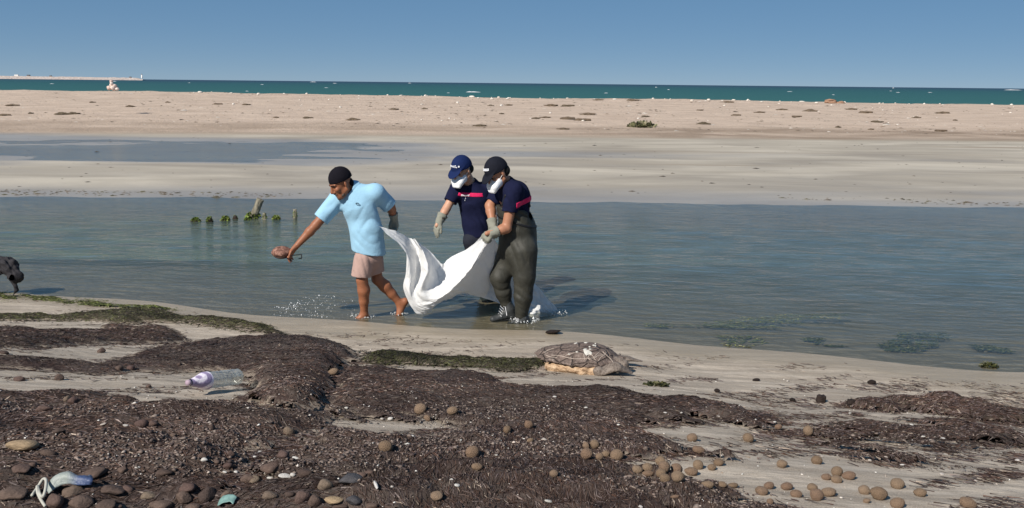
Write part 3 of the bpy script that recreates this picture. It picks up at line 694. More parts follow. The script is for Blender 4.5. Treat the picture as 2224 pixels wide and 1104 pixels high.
def man_band():
    base = J(1032, 640, 9.78); root = empty('person', (base[0], base[1], -.1))
    tag(root, 'person in navy T-shirt with magenta chest band, blue cap and white mask', 'person', 'people wading at the lagoon edge')
    n = nv((-.30, -.95, -.05))
    pel, wai, che, nkb = J(1035, 518, 9.78), J(1033, 485, 9.77), J(1028, 434, 9.75), J(1022, 400, 9.72)
    hc = J(1004, 369, 9.63); f, u, r = frame((-.62, -.62, -.46))
    shR, elR, wrR = J(993, 410, 9.72), J(970, 453, 9.63), J(955, 479, 9.55)
    shL, elL, wrL = J(1060, 408, 9.80), J(1070, 460, 9.86), J(1072, 500, 9.68)
    kz = lambda p, z: np.array([p[0], p[1], z])
    hR, hL = J(1027, 522, 9.76), J(1047, 522, 9.82); kR, kL = kz(hR, .36) + np.array([.06, .12, 0]), kz(hL, .36) + np.array([.07, .14, 0]); aR, aL = kz(kR, -.06) + np.array([.10, .22, 0]), kz(kL, -.06) + np.array([.12, .24, 0])
    lo, hi = bounds(hc, wrR, wrL, aR, aL, J(940, 520, 9.5), m=.16); S = Field(lo, hi, .0065)
    S.cone(pel, wai, .115, .115, .05, sq=(n, 1.35)); S.cone(wai, che, .115, .13, .05, sq=(n, 1.4)); S.cone(che, nkb, .11, .065, .05); S.cone(nkb, hc - u * .03 - f * .02, .058, .056, .03)
    P = head(S, hc, f, u, r, 1.12)
    for a, b_, c_ in ((shR, elR, wrR), (shL, elL, wrL)):
        S.cone(che + (a - che) * .5, a, .06, .06, .04); S.cone(a, b_, .054, .044, .03); S.chain([b_, b_ + (c_ - b_) * .3, c_], [.043, .043, .028], .02); S.cone(c_, c_ + nv(c_ - b_) * .07, .028, .022, .02)
    for a, b_, c_ in ((hR, kR, aR), (hL, kL, aL)):
        S.cone(a, b_, .085, .06, .04); S.chain([b_, b_ + (c_ - b_) * .35 + np.array([0, .015, 0]), c_], [.056, .058, .036], .02)
        S.cone(c_ - np.array([0, 0, .04]), c_ + np.array([-.14, -.06, -.06]), .036, .026, .03)
    put('body', S.mesh('body'), M_SKIN2, root)
    hem = J(1036, 511, 9.78); lo, hi = bounds(hem, che, elR, elL, shL, nkb, m=.2); S = Field(lo, hi, .0068)
    S.cone(che, wai, .178, .150, .05, sq=(n, 1.5)); S.cone(wai, hem, .150, .152, .04, sq=(n, 1.3), cut=True); S.cone(shR + (che - shR) * .3, shL + (che - shL) * .2, .075, .08, .06); S.cone(che, nkb, .13, .08, .06)
    sR = shR + (elR - shR) * .66; sL = shL + (elL - shL) * .6
    S.cone(shR, sR, .086, .074, .045, cut=True); S.cone(shL, sL, .086, .074, .045, cut=True)
    S.folds(.0026, 26, 13); S.ridges(J(1045, 480, 9.65), (.6, 0, .8), .15, .008, 50); S.ridges(J(1003, 440, 9.65), (-.6, 0, .7), .10, .006, 60)
    D0 = S.D.copy()
    for q, e in ((sR, nv(elR - shR)), (sL, nv(elL - shL))): S.cone(q - e * .05, q + e * .1, .060, .060, 0, mode='sub')
    nd = nv(hc - nkb); S.cone(nkb - nd * .01, nkb + nd * .15, .068, .080, 0, mode='sub')
    sh = put('t_shirt', S.mesh('t_shirt', 1), M_NAVY, root)
    # magenta band: a slab of the shirt's own surface, a few millimetres proud
    B = Field(lo, hi, .0068); B.D = D0 - .006; bc = J(1020, 424, 9.6)
    hb = .022; upb = nv(np.array([.03, 0, 1.0])); B.keep(bc + upb * hb, upb); B.keep(bc - upb * hb, -upb); B.keep(J(993, 424, 9.6), (-1, .35, .1)); B.keep(J(1050, 424, 9.6), (1, .2, .1)); B.keep(bc + np.array([0, .12, 0]), (0, 1, 0))
    bd = put('chest_band', B.mesh('chest_band', 0), M_MAG, root)
    a = seat(bd, J(1000, 427, 9.6), n, .012); e = seat(bd, J(1020, 427, 9.6), n, .012)
    strokes((a + n * .001, e + n * .001), n, np.array([0, 0, 1.]), .017, 8, 5, root, M_STITCH, 'band_lettering')
    for px, py in ((1008, 434), (1006, 438)):
        q = seat(sh, J(px, py, 9.6), n, .012); strokes((q, q + np.array([.012, 0, 0])), n, np.array([.25, 0, 1.]), .022, 1, 3, root, M_STITCH, 'shirt_print')
    S = Field(*bounds(pel, aR, aL, hR, hL, m=.2), .0075); S.cone(J(1036, 508, 9.78), J(1036, 525, 9.78), .148, .150, .04, sq=(n, 1.3))
    for a, b_ in ((hR, kR), (hL, kL)): S.cone(a, b_, .108, .085, .03)
    for a, b_ in ((kR, aR), (kL, aL)): S.cone(a, b_, .085, .068, .03)
    S.folds(.004, 24, 2); put('trousers', S.mesh('trousers', 1), M_TROUSERS, root)
    marks = [(-34 + 9 * i, 26 - .25 * abs(i - 2) ** 2 + 2, -30 + 9 * i, 33 - .25 * abs(i - 2) ** 2, .008) for i in range(8)] + [(-32 + 9 * i, 33, -26 + 9 * i, 33, .007) for i in range(7)] + [(-34, 20, -33, 24, .010), (42, 22, 46, 28, .015)]
    marks = [(-a0, h0, -a1, h1, w_) for a0, h0, a1, h1, w_ in marks]
    cap_peak('cap', hc, f, u, r, 1.12, root, M_CAPBLUE, M_STITCH, marks)
    mask('face_mask', hc, f, u, r, 1.12, root, M_WHITE); eyes('eyes', P, 1.12, root, M_EYE)
    S = Field(*bounds(hc, m=.24), .005); S.ell(P(0, -.055, -.02), (r, f, u), (.078 * 1.12, .062 * 1.12, .06 * 1.12), .01, cutp=(P(0, -.02, 0), f)); put('hair', S.mesh('hair', 1), M_HAIR, root)
    for (w_, el, tgt, nn, sd) in ((wrR, elR, J(943, 512, 9.52), (-.6, -.5, .3), (.5, -.6, 0)), (wrL, elL, J(1066, 522, 9.5), (.3, -.9, 0), (-1, 0, 0))):
        gd = nv(tgt - w_); S = Field(*bounds(w_, w_ + gd * .2, m=.11), .0045)
        hand(S, w_ + gd * .005, gd, nn, sd, (.18, .25, .2), 1.05, .004, .06, .45)
        S.cone(w_ + gd * .025, w_ + nv(el - w_) * .075, .040, .060, .015, cut=True); S.cone(w_ + nv(el - w_) * .04, w_ + nv(el - w_) * .12, .047, .056, 0, mode='sub'); S.folds(.0018, 60, 4)
        put('work_glove', S.mesh('work_glove', 1), M_GLOVE, root)
man_band()

# ------------------------------------------------------------------ man in chest waders
def man_waders():
    base = J(1115, 698, 9.06); root = empty('person', (base[0], base[1], 0))
    tag(root, 'person in dark olive chest waders, black cap and white mask gripping the sheet', 'person', 'people wading at the lagoon edge')
    n = nv((-.82, -.55, -.18))
    pel, wai, che, nkb = J(1127, 522, 9.09), J(1120, 480, 9.09), J(1108, 428, 9.06), J(1100, 398, 9.02)
    hc = J(1080, 375, 8.94); f, u, r = frame((-.70, -.42, -.58))
    shL, elL, wrL = J(1116, 416, 8.91), J(1100, 496, 8.86), J(1071, 504, 8.80)
    shR, elR, wrR = J(1086, 412, 9.19), J(1064, 447, 9.12), J(1070, 488, 8.98)
    hL, kL, aL = J(1137, 545, 8.98), J(1138, 603, 8.96), J(1132, 684, 9.0)
    hR, kR, aR = J(1110, 545, 9.15), J(1083, 602, 9.07), J(1100, 660, 9.1)
    lo, hi = bounds(hc, wrL, wrR, aL, aR, J(1045, 515, 8.8), J(1140, 700, 9), m=.16); S = Field(lo, hi, .0065)
    S.cone(pel, wai, .115, .115, .05, sq=(n, 1.3)); S.cone(wai, che, .115, .13, .05, sq=(n, 1.3)); S.cone(che, nkb, .11, .065, .05); S.cone(nkb, hc - u * .03 - f * .02, .06, .058, .03)
    P = head(S, hc, f, u, r, 1.14)
    for a, b_, c_ in ((shL, elL, wrL), (shR, elR, wrR)):
        S.cone(che + (a - che) * .5, a, .06, .06, .04); S.cone(a, b_, .058, .050, .03); S.chain([b_, b_ + (c_ - b_) * .3, c_], [.050, .049, .031], .02); S.cone(c_, c_ + nv(c_ - b_) * .07, .030, .024, .02)
    for a, b_, c_ in ((hL, kL, aL), (hR, kR, aR)): S.cone(a, b_, .085, .055, .04); S.cone(b_, c_, .052, .036, .03)
    put('body', S.mesh('body'), M_SKIN3, root)
    # navy T-shirt
    hem = J(1118, 470, 9.08); lo, hi = bounds(hem, nkb, shL, shR, elL, elR, m=.2); S = Field(lo, hi, .0068)
    bk = J(1122, 428, 9.08)
    S.cone(bk, hem, .160, .155, .05, sq=(n, 1.15), cut=True); S.cone(shL + (che - shL) * .3, shR + (che - shR) * .3, .09, .08, .06); S.cone(J(1112, 420, 9.06), nkb, .14, .08, .06)
    sL = shL + (elL - shL) * .56; sR = shR + (elR - shR) * .8; S.cone(shL, sL, .104, .078, .045, cut=True); S.cone(shR, sR, .09, .07, .045, cut=True)
    S.folds(.0028, 26, 23); S.ridges(J(1105, 440, 8.85), (.5, 0, .8), .12, .006, 55)
    D0 = S.D.copy(); e = nv(elL - shL); S.cone(sL - e * .05, sL + e * .1, .064, .064, 0, mode='sub'); nd = nv(hc - nkb); S.cone(nkb - nd * .01, nkb + nd * .15, .07, .082, 0, mode='sub')
    put('t_shirt', S.mesh('t_shirt', 1), M_NAVY, root)
    B = Field(lo, hi, .0068); B.D = D0 - .006; bc = J(1142, 434, 9.05); upb = nv((-.35, 0, 1.0)); B.keep(bc + upb * .026, upb); B.keep(bc - upb * .026, -upb); B.keep(J(1136, 434, 9.05), (-1, .3, 0)); put('back_band', B.mesh('back_band', 0), M_MAG, root)
    # waders: loose bib, wide seat, legs gathered at the ankle
    t0, t1, t2 = J(1115, 448, 9.08), J(1122, 492, 9.09), J(1126, 540, 9.09)
    cL, cR = J(1132, 683, 9.0), J(1099, 658, 9.1)
    lo, hi = bounds(t0, t2, cL, cR, kR, m=.26); S = Field(lo, hi, .007)
    S.cone(t1, t0, .190, .188, .03, sq=(n, 1.12), cut=nv((.05, -.1, 1.0))); S.cone(J(1124, 500, 9.09), t2, .203, .205, .04, sq=((-.55, .83, 0), 1.12))
    S.cone(J(1136, 545, 8.99), J(1139, 600, 8.97), .150, .112, .05); S.chain([J(1139, 600, 8.97), J(1136, 645, 8.98), cL], [.112, .092, .066], .03)
    S.cone(J(1112, 545, 9.14), J(1086, 602, 9.07), .150, .102, .05); S.chain([J(1086, 602, 9.07), J(1094, 636, 9.09), cR], [.102, .082, .060], .03)
    S.folds(.0032, 12, 31, (1.3, 1.3, .5))
    for c_, a_, q in ((J(1135, 648, 8.9), .15, 0), (J(1132, 676, 8.93), .07, 1.), (J(1090, 630, 9.0), .11, 2.)): S.ridges(c_, (.25, 0, 1), a_, .0045, 75, q)
    S.ridges(J(1125, 478, 8.9), (.2, 0, 1), .12, .005, 80); S.ridges(J(1120, 560, 8.85), (.8, 0, .5), .16, .006, 45)
    Dw = S.D.copy()
    tn = nv((.05, -.1, 1.0)); S.cone(t1 + tn * .06, t0 + tn * .2, .172, .172, 0, sq=(n, 1.12), mode='sub')
    put('chest_waders', S.mesh('chest_waders', 1), M_WADER, root)
    B = Field(lo, hi, .007); B.D = Dw - .007; cu = nv((.28, 0, 1.0)); bc = J(1135, 484, 9.09); B.keep(bc + cu * .011, cu); B.keep(bc - cu * .011, -cu); put('waist_cord', B.mesh('waist_cord', 0), M_BLACK, root)
    # strap and belt loop
    S = Field(*bounds(J(1080, 430, 8.9), J(1160, 480, 9.2), m=.12), .0055)
    S.chain([J(1091, 446, 8.87), J(1098, 425, 8.85), J(1112, 402, 8.97)], [.012, .012, .012], .01)
    S.chain([J(1150, 448, 9.0), J(1146, 430, 9.02), J(1128, 403, 9.04)], [.014, .013, .012], .01); put('shoulder_strap', S.mesh('shoulder_strap', 1), M_BLACK, root)
    # boots
    for nm, an, hl, tp in (('boot', aR, J(1112, 684, 9.1), J(1071, 693, 9.03)), ('boot', aL, J(1140, 702, 9.0), J(1108, 706, 8.95))):
        S = Field(*bounds(an, hl, tp, m=.12), .005); S.cone(an + np.array([.0, 0, .02]), (an + hl) / 2, .056, .054, .02); S.cone((an + hl) / 2, hl, .05, .040, .03); S.cone(hl, tp, .042, .036, .03, sq=((0, 0, 1), 1.15)); S.cone((an + hl) / 2, hl + (tp - hl) * .55 + np.array([0, 0, .02]), .05, .034, .03); S.folds(.0015, 60, 3)
        dn = nv(np.cross(tp - hl, np.cross((0, 0, 1), tp - hl))); bt = put(nm, S.mesh(nm, 1), simple('boot_leather', (.035, .038, .040), .55, .4, .5, 40), root)
        S = Field(*bounds(an, hl, tp, m=.12), .005); o = -dn * .034 if dn[2] > 0 else dn * .034
        S.cone(hl + o, tp + o, .046, .042, .0, sq=(dn, 3.0)); so = put('sole', S.mesh('sole', 1), M_BLACK, bt)
        S = Field(*bounds(an, hl, tp, m=.12), .004); md = hl + (tp - hl) * .5; top0 = (an + hl) / 2 + (md - (an + hl) / 2) * .1; sd = nv(np.cross(tp - hl, (0, 0, 1)))
        if sd[1] > 0: sd = -sd
        tp2 = hl + (tp - hl) * .72 + np.array([0, 0, .035])
        for k in range(5):
            q = (an + np.array([-.055, -.01, -.01])) * (1 - k / 4) + tp2 * (k / 4) + sd * .018
            S.cone(q - sd * .028 + np.array([0, 0, .012]), q + sd * .030 + np.array([.018, 0, -.012]), .0030, .0030, .002)
        S.cone(an + np.array([-.03, 0, -.0]) + sd * .045, hl + (tp - hl) * .35 + sd * .045 + np.array([0, 0, .02]), .0045, .0045, .002)
        put('laces', S.mesh('laces', 0), M_STITCH, bt)
    marks = [(-22 + 9 * i, 30 - .5 * (i - 3) ** 2 * .4, -19 + 9 * i, 39 - .5 * (i - 3) ** 2 * .4, .009) for i in range(7)] + [(-22 + 9 * i, 38 - .5 * (i - 3) ** 2 * .4, -14 + 9 * i, 38 - .5 * (i - 2) ** 2 * .4, .006) for i in range(6)] + [(-20 + 9 * i, 30 - .5 * (i - 3) ** 2 * .4, -12 + 9 * i, 31 - .5 * (i - 2) ** 2 * .4, .006) for i in range(6)]
    marks = [(-a0, h0, -a1, h1, w_) for a0, h0, a1, h1, w_ in marks]
    cap_peak('cap', hc, f, u, r, 1.14, root, M_CAPBLACK, M_STITCH, marks)
    mask('face_mask', hc, f, u, r, 1.14, root, M_WHITE); eyes('eyes', P, 1.14, root, M_EYE)
    S = Field(*bounds(hc, m=.24), .005); S.ell(P(0, -.055, -.02), (r, f, u), (.078 * 1.14, .062 * 1.14, .06 * 1.14), .01, cutp=(P(0, -.02, 0), f)); put('hair', S.mesh('hair', 1), M_HAIR, root)
    for (w_, el, tgt, nn, sd) in ((wrL, elL, J(1056, 517, 8.80), (-.2, -.8, .55), (-.5, -.2, .8)), (wrR, elR, J(1066, 518, 8.90), (-.7, -.6, .2), (.1, -.3, .9))):
        gd = nv(tgt - w_); S = Field(*bounds(w_, w_ + gd * .16, m=.11), .0045)
        hand(S, w_ + gd * .005, gd, nn, sd, (.85, 1.0, .7), 1.08, .005, .03, .5)
        S.cone(w_ + gd * .025, w_ + nv(el - w_) * .055, .042, .055, .015, cut=True); S.folds(.0018, 60, 4)
        put('work_glove', S.mesh('work_glove', 1), M_GLOVE, root)
man_waders()

# ------------------------------------------------------------------ the white sheet
def crom(P, m):
    """Catmull-Rom resample along axis 0"""
    P = np.asarray(P, float); n = len(P); Q = np.concatenate([[2 * P[0] - P[1]], P, [2 * P[-1] - P[-2]]])
    t = np.linspace(0, n - 1 - 1e-6, m); i = t.astype(int); f_ = (t - i).reshape(-1, *([1] * (P.ndim - 1)))
    a, b_, c_, d = Q[i], Q[i + 1], Q[i + 2], Q[i + 3]
    return .5 * (2 * b_ + (c_ - a) * f_ + (2 * a - 5 * b_ + 4 * c_ - d) * f_ ** 2 + (3 * b_ - a - 3 * c_ + d) * f_ ** 3)
def patch(rows, mu, mv):
    G_ = np.array([[J(*p) for p in row] for row in rows]); G_ = crom(G_, mv); return np.swapaxes(crom(np.swapaxes(G_, 0, 1), mu), 0, 1)
SHEET = [
 [(821,492,8.98),(858,503,9.10),(893,518,9.34),(902,521,9.10),(930,541,9.36),(960,573,9.42),(974,561,9.40),(1012,542,9.25),(1050,512,8.90)],
 [(842,508,8.94),(872,524,9.06),(904,540,9.28),(922,552,8.98),(938,568,9.32),(956,590,9.34),(984,583,9.26),(1020,558,9.12),(1053,514,8.87)],
 [(880,545,8.97),(890,560,9.02),(910,570,9.22),(930,585,8.92),(946,594,9.24),(957,604,9.24),(992,598,9.12),(1024,568,9.00),(1056,516,8.85)],
 [(881,590,9.00),(893,600,8.98),(908,602,9.14),(922,606,8.90),(944,612,9.12),(962,616,9.10),(998,604,9.00),(1028,573,8.94),(1058,517,8.84)],
 [(876,628,9.04),(890,630,8.96),(900,632,9.04),(914,634,8.92),(940,632,9.00),(966,628,8.98),(1002,604,8.92),(1032,571,8.88),(1060,518,8.83)],
 [(896,672,9.05),(902,664,8.98),(912,660,8.96),(930,656,8.94),(950,648,8.92),(974,634,8.90),(1006,604,8.87),(1036,566,8.86),(1062,518,8.83)],
 [(918,684,9.06),(926,677,9.00),(938,666,8.96),(948,657,8.94),(960,648,8.92),(980,632,8.92),(1010,602,8.90),(1040,562,8.88),(1066,518,8.83)],
 [(926,679,9.10),(938,668,9.08),(952,658,9.06),(966,652,9.06),(984,643,9.05),(1004,630,9.05),(1032,612,9.02),(1054,575,8.97),(1072,520,8.88)],
 [(934,672,9.14),(948,662,9.14),(964,655,9.16),(982,649,9.18),(1005,637,9.20),(1028,643,9.22),(1056,640,9.20),(1072,592,9.10),(1078,524,8.95)],
]
TRAIL = [
 [(1072,518,8.95),(1098,555,9.2),(1128,585,9.36),(1154,606,9.42),(1188,647,9.44),(1221,683,9.42)],
 [(1066,560,9.10),(1090,590,9.28),(1122,618,9.38),(1150,642,9.38),(1180,664,9.40),(1208,685,9.36)],
 [(1060,600,9.20),(1082,624,9.30),(1116,648,9.38),(1146,668,9.34),(1172,679,9.36),(1196,688,9.32)],
 [(1030,642,9.22),(1076,656,9.28),(1110,672,9.30),(1142,686,9.28),(1166,690,9.28),(1188,691,9.28)],
]
def sheet():
    SH = [[(px, py, (Y + .22 * (row[0][2] + (row[-1][2] - row[0][2]) * k / 8 - Y)) if 1 <= k <= 5 else Y) for k, (px, py, Y) in enumerate(row)] for row in SHEET]
    A = patch(SH, 150, 110); B = patch(TRAIL, 70, 50)
    Vs = []; Qs = []; off = 0
    for G_, sd in ((A, 1), (B, 2)):
        mv, mu = G_.shape[:2]; v, u_ = np.meshgrid(np.linspace(0, 1, mv), np.linspace(0, 1, mu), indexing='ij')
        du = np.gradient(G_, axis=1); dv = np.gradient(G_, axis=0); N = np.cross(du, dv); N /= np.linalg.norm(N, axis=-1, keepdims=True) + 1e-9
        dsp = (fbm(u_ * 9 + v * 2, v * 5, 4 + sd, 3) - .5) * .020 + (fbm(u_ * 26 + v * 9, v * 16 - u_ * 6, 9 + sd, 3) - .5) * .010
        dsp += .006 * np.sin((u_ * 5 + v * 30) * 1.0 + 3 * v) * sstep(.55, 1, u_)
        rd = fbm(u_ * 7 - v * 5, v * 6 + u_ * 3, 70 + sd, 3); dsp += -.05 * np.abs(rd - .5) + .012; rd = fbm(u_ * 17 + v * 4, v * 7 - u_ * 5, 80 + sd, 2); dsp += -.020 * np.abs(rd - .5)
        if sd == 2: dsp += .010 * np.sin(u_ * 34 + v * 7) * u_ + .02 * (fbm(u_ * 14, v * 10, 3) - .5) * u_
        V = G_ + N * dsp[..., None]; Vs.append(V.reshape(-1, 3)); Qs.append(grid_faces(mv, mu) + off); off += mv * mu
    me = np_mesh('sheet', np.concatenate(Vs), np.concatenate(Qs))
    b = MatB('sheet_white'); p = b.geo(); n1 = b.noise(p, 9, 4)
    c = b.mix(n1, (.75, .75, .745), (.82, .82, .82))
    nm = b.bump(b.noise(p, 24, 4, .6, .7), .22, .02)
    d1 = b.n('BsdfDiffuse', Color=c, Normal=nm); t1 = b.n('BsdfTranslucent', Color=(.80, .80, .80), Normal=nm)
    m_ = b.done(b.n('MixShader', i_0=.22, i_1=d1.outputs[0], i_2=t1.outputs[0]).outputs[0])
    o = put('sheet', me, m_); tag(o, 'large white cloth sheet billowing over the water between the people', 'sheet')
    return o
sheet()
# ------------------------------------------------------------------ the rusty tin in the hand
def tin():
    c = J(612, 547, 8.93); root = empty('rusty_tin', tuple(c)); tag(root, 'rust brown flattened round tin with dark wire handle held in a bare hand', 'tin')
    ax = nv((.10, -.25, .95)); f, u, r = frame((.99, .05, -.05), ax)
    S = Field(*bounds(c, m=.2), .0045)
    S.ell(c, (f, r, u), (.093, .085, .052), 0); S.cone(c - u * .012 - f * .05, c - u * .012 + f * .05, .048, .048, .02, sq=(u, 1.3)); S.keep(c - u * .036, -u); S.folds(.0025, 60, 9)
    b = MatB('rust'); p = b.geo(); n1 = b.noise(p, 30, 5, .65); b.bsdf(b.ramp(n1, [(.35, (.06, .030, .022)), (.52, (.20, .095, .07)), (.68, (.40, .24, .18))]), .8, .3, b.bump(n1, .5, .006)); M = b.done()
    put('body', S.mesh('body', 1), M, root)
    S = Field(*bounds(c, m=.2), .0045); S.cone(c - u * .045, c - u * .028, .080, .084, 0, sq=(u, 1.0), cut=True, cuta=True); put('rim', S.mesh('rim', 1), simple('dark_rust', (.05, .026, .02), .7, .3, .4), root)
    S = Field(*bounds(c, J(656, 564, 8.93), m=.08), .0038)
    q = [J(624, 559, 8.9), J(634, 555, 8.88), J(655, 553, 8.90), J(655, 561, 8.86), J(640, 564, 8.83), J(625, 563, 8.84), J(623, 560, 8.88)]
    S.chain(q, [.0055] * len(q), .003); put('wire_handle', S.mesh('wire_handle', 0), M_BLACK, root)
tin()

# ================================================================== the turtle
import bmesh
from mathutils.bvhtree import BVHTree
def bvh_of(o):
    me = o.data; V = [v.co.copy() for v in me.vertices]; return BVHTree.FromPolygons(V, [tuple(p.vertices) for p in me.polygons])
def tube_on(bvh, pix, r0, name, mat, parent, lift=.0):
    """thin raised line lying on a surface, traced through photograph pixels"""
    pts = []
    pix = crom(np.array(pix, float), len(pix) * 4)
    for px, py in pix:
        d = ray(px, py); h, nn, i, di = bvh.ray_cast(Vector(EYE), Vector(nv(d)))
        if h is not None: pts.append(np.array(h) + np.array(nn) * lift)
    if len(pts) < 2: return
    return put(name, tube_mesh(name, pts, [r0 * (.7 + .6 * random.random()) for _ in pts], 6), mat, parent)
def tube_mesh(name, pts, rs, seg=8):
    pts = np.array(pts); V = []; Q = []; n = len(pts); T = np.gradient(pts, axis=0); T /= np.linalg.norm(T, axis=1, keepdims=True) + 1e-9
    ref = np.array([.3, .2, .93]); s0 = nv(np.cross(T[0], ref))
    for i in range(n):
        s0 = nv(s0 - (s0 @ T[i]) * T[i]); t0 = np.cross(T[i], s0)
        for k in range(seg):
            a = 2 * math.pi * k / seg; V.append(pts[i] + rs[i] * (math.cos(a) * s0 + math.sin(a) * t0))
    for i in range(n - 1):
        for k in range(seg): Q.append([i * seg + k, i * seg + (k + 1) % seg, (i + 1) * seg + (k + 1) % seg, (i + 1) * seg + k])
    V += [pts[0], pts[-1]]; Q = Q + [[(k + 1) % seg, k, n * seg, n * seg] for k in range(0)]
    me = bpy.data.meshes.new(name); faces = Q + [[(k + 1) % seg, k, n * seg] for k in range(seg)] + [[(n - 1) * seg + k, (n - 1) * seg + (k + 1) % seg, n * seg + 1] for k in range(seg)]
    me.from_pydata([tuple(v) for v in V], [], faces); me.polygons.foreach_set('use_smooth', [True] * len(me.polygons)); return me
def turtle():
    g = hit(1262, 800, sand_z); ax = nv((.965, -.26, 0)); sd = np.array([-ax[1], ax[0], 0]) ; up = np.array([0, 0, 1.]); near = -sd
    root = empty('sea_turtle', tuple(g)); tag(root, 'stranded sea turtle with brown shell, white barnacles and tan underside lying on wet sand', 'turtle')
    P = lambda a, s_, z: g + ax * a + near * s_ + up * (z + sand_z(g[0] + ax[0] * a, g[1] + ax[1] * a) * .6 - g[2] * .6)
    b = MatB('carapace'); p = b.obj(); n1 = b.noise(p, 34, 6, .7); vo = b.n('TexVoronoi', {'feature': 'DISTANCE_TO_EDGE'}, Vector=b.mapping(p, (1.0, 1.25, 1.25)), Scale=7.5).outputs['Distance']
    c = b.ramp(n1, [(.32, (.070, .050, .042)), (.52, (.155, .115, .096)), (.70, (.27, .215, .185))]); c = b.mix(b.ramp(vo, [(.0, .4), (.03, 0.0)]), c, (.035, .022, .018)); c = b.mix(b.ramp(b.noise(p, 70, 3), [(.66, 0.0), (.74, .7)]), c, (.45, .38, .32))
    b.bsdf(c, .7, .3, b.bump(n1, .6, .012, b.bump(b.ramp(vo, [(0, 0.0), (.06, 1.0)]), 1.0, .018))); M_CAR = b.done()
    b = MatB('plastron'); p = b.obj(); n1 = b.noise(b.mapping(p, (1, 1, 2.2)), 22, 5, .7, .5); b.bsdf(b.ramp(n1, [(.34, (.16, .09, .055)), (.48, (.42, .28, .17)), (.66, (.58, .43, .29))]), .7, .3, b.bump(n1, .8, .02)); M_PLA = b.done()
    b = MatB('turtle_skin'); p = b.obj(); vo = b.n('TexVoronoi', Vector=p, Scale=60.0).outputs['Distance']; n1 = b.noise(p, 20, 4); b.bsdf(b.mix(b.ramp(vo, [(.2, 0.0), (.6, 1.0)]), b.mix(n1, (.07, .052, .042), (.14, .11, .09)), (.19, .155, .13)), .65, .35, b.bump(vo, .4, .006)); M_TSK = b.done()
    lo, hi = bounds(P(-.42, 0, 0), P(.5, 0, .28), m=.34)
    S = Field(lo, hi, .0065); R = (ax, near, up)
    S.ell(P(.045, 0, .115), R, (.225, .225, .094), .0); S.ell(P(-.10, 0, .105), R, (.215, .185, .076), .08); S.ell(P(-.25, 0, .092), R, (.09, .09, .05), .08)
    S.ell(P(-.02, 0, .105), R, (.315, .240, .022), .05); S.folds(.0030, 45, 6); S.keep(P(0, 0, .086), (-.04, 0, -1))
    S.cone(P(-.30, 0, .09), P(-.335, .01, .10), .04, .012, .03, sq=(up, 2.2))
    car = put('carapace', S.mesh('carapace', 1), M_CAR, root)
    S = Field(lo, hi, .0065); S.ell(P(-.01, .01, .060), R, (.285, .246, .082), 0); S.cone(P(.14, .12, .045), P(.17, .19, .04), .06, .05, .05); S.cone(P(-.2, .10, .035), P(-.23, .15, .03), .045, .03, .05); S.folds(.0055, 38, 16, (.6, .6, 2)); S.keep(P(0, 0, -.012), (0, 0, -1)); S.keep(P(0, 0, .108), (0, 0, 1))
    put('plastron', S.mesh('plastron', 1), M_PLA, root)
    S = Field(lo, hi, .0055); S.cone(P(.2, .02, .085), P(.29, .03, .072), .068, .058, .03); S.ell(P(.325, .035, .070), (nv(ax - up * .25), near, up), (.068, .050, .050), .02); S.cone(P(.365, .04, .055), P(.395, .042, .040), .034, .014, .03); S.folds(.002, 60, 2)
    hd = put('head', S.mesh('head', 1), M_TSK, root)
    e_ = bmesh.new(); bmesh.ops.create_uvsphere(e_, u_segments=10, v_segments=8, radius=.010); bmesh.ops.translate(e_, verts=e_.verts, vec=Vector(P(.348, .080, .080))); me = bpy.data.meshes.new('eye'); e_.to_mesh(me); e_.free(); put('eye', me, M_EYE, hd)
    # near front flipper: broad shoulder, blade swept forward and down on the sand
    tip = W(1371, 812, 6.80); sh = P(.185, .235, .062); el = W(1337, 796, 6.76); tip[2] = max(tip[2], sand_z(tip[0], tip[1]) + .008); S = Field(*bounds(sh, tip, el, m=.12), .005)
    S.ell(sh, (ax, near, up), (.046, .040, .044), 0); bn = nv((.10, -.45, .88)); S.cone(sh + ax * .02, el, .040, .046, .012, sq=(bn, 3.0)); S.cone(el, tip + up * .010, .048, .016, .015, sq=(bn, 3.6)); S.folds(.0015, 50, 3)
    put('front_flipper', S.mesh('front_flipper', 1), M_TSK, root)
    q = P(.22, -.24, .05); t2 = P(.46, -.30, .012); S = Field(*bounds(q, t2, m=.12), .0055); S.cone(q, (q + t2) / 2, .045, .05, .02, sq=(up, 2.6)); S.cone((q + t2) / 2, t2, .05, .016, .02, sq=(up, 3)); put('front_flipper', S.mesh('front_flipper', 1), M_TSK, root)
    for s_ in (1, -1):
        q = P(-.24, .13 * s_, .04); t2 = P(-.35, .20 * s_, .012); S = Field(*bounds(q, t2, m=.1), .0055); S.cone(q, t2, .042, .034, .02, sq=(up, 2.2)); put('rear_flipper', S.mesh('rear_flipper', 1), M_TSK, root)
    bv = bvh_of(car); M_BARN = simple('barnacle_white', (.54, .52, .47), .85, .2, .3, 60, .5, 120, .006); M_SEAM = simple('pale_seam', (.40, .335, .285), .85, .2, .25, 80)
    for px, py, w_, h_ in ((1251, 742, 5, 2.2), (1273, 741, 5, 3), (1293, 743, 2.5, 1.2), (1291, 751, 5, 3.4), (1281, 754, 2.5, 2), (1275, 766, 8, 6.5), (1271, 760, 4, 4), (1282, 759, 3, 2), (1253, 765, 3, 1.5), (1236, 770, 4, 1.2), (1283, 768, 3.5, 3.5)):
        d = ray(px, py); h, nn, i, di = bv.ray_cast(Vector(EYE), Vector(nv(d)))
        if h is None: h, nn, i, di = bv.ray_cast(Vector(EYE), Vector(nv(ray(px, py + 4))))
        if h is None: continue
        sc = di / FPX; bm = bmesh.new(); bmesh.ops.create_icosphere(bm, subdivisions=2, radius=1)
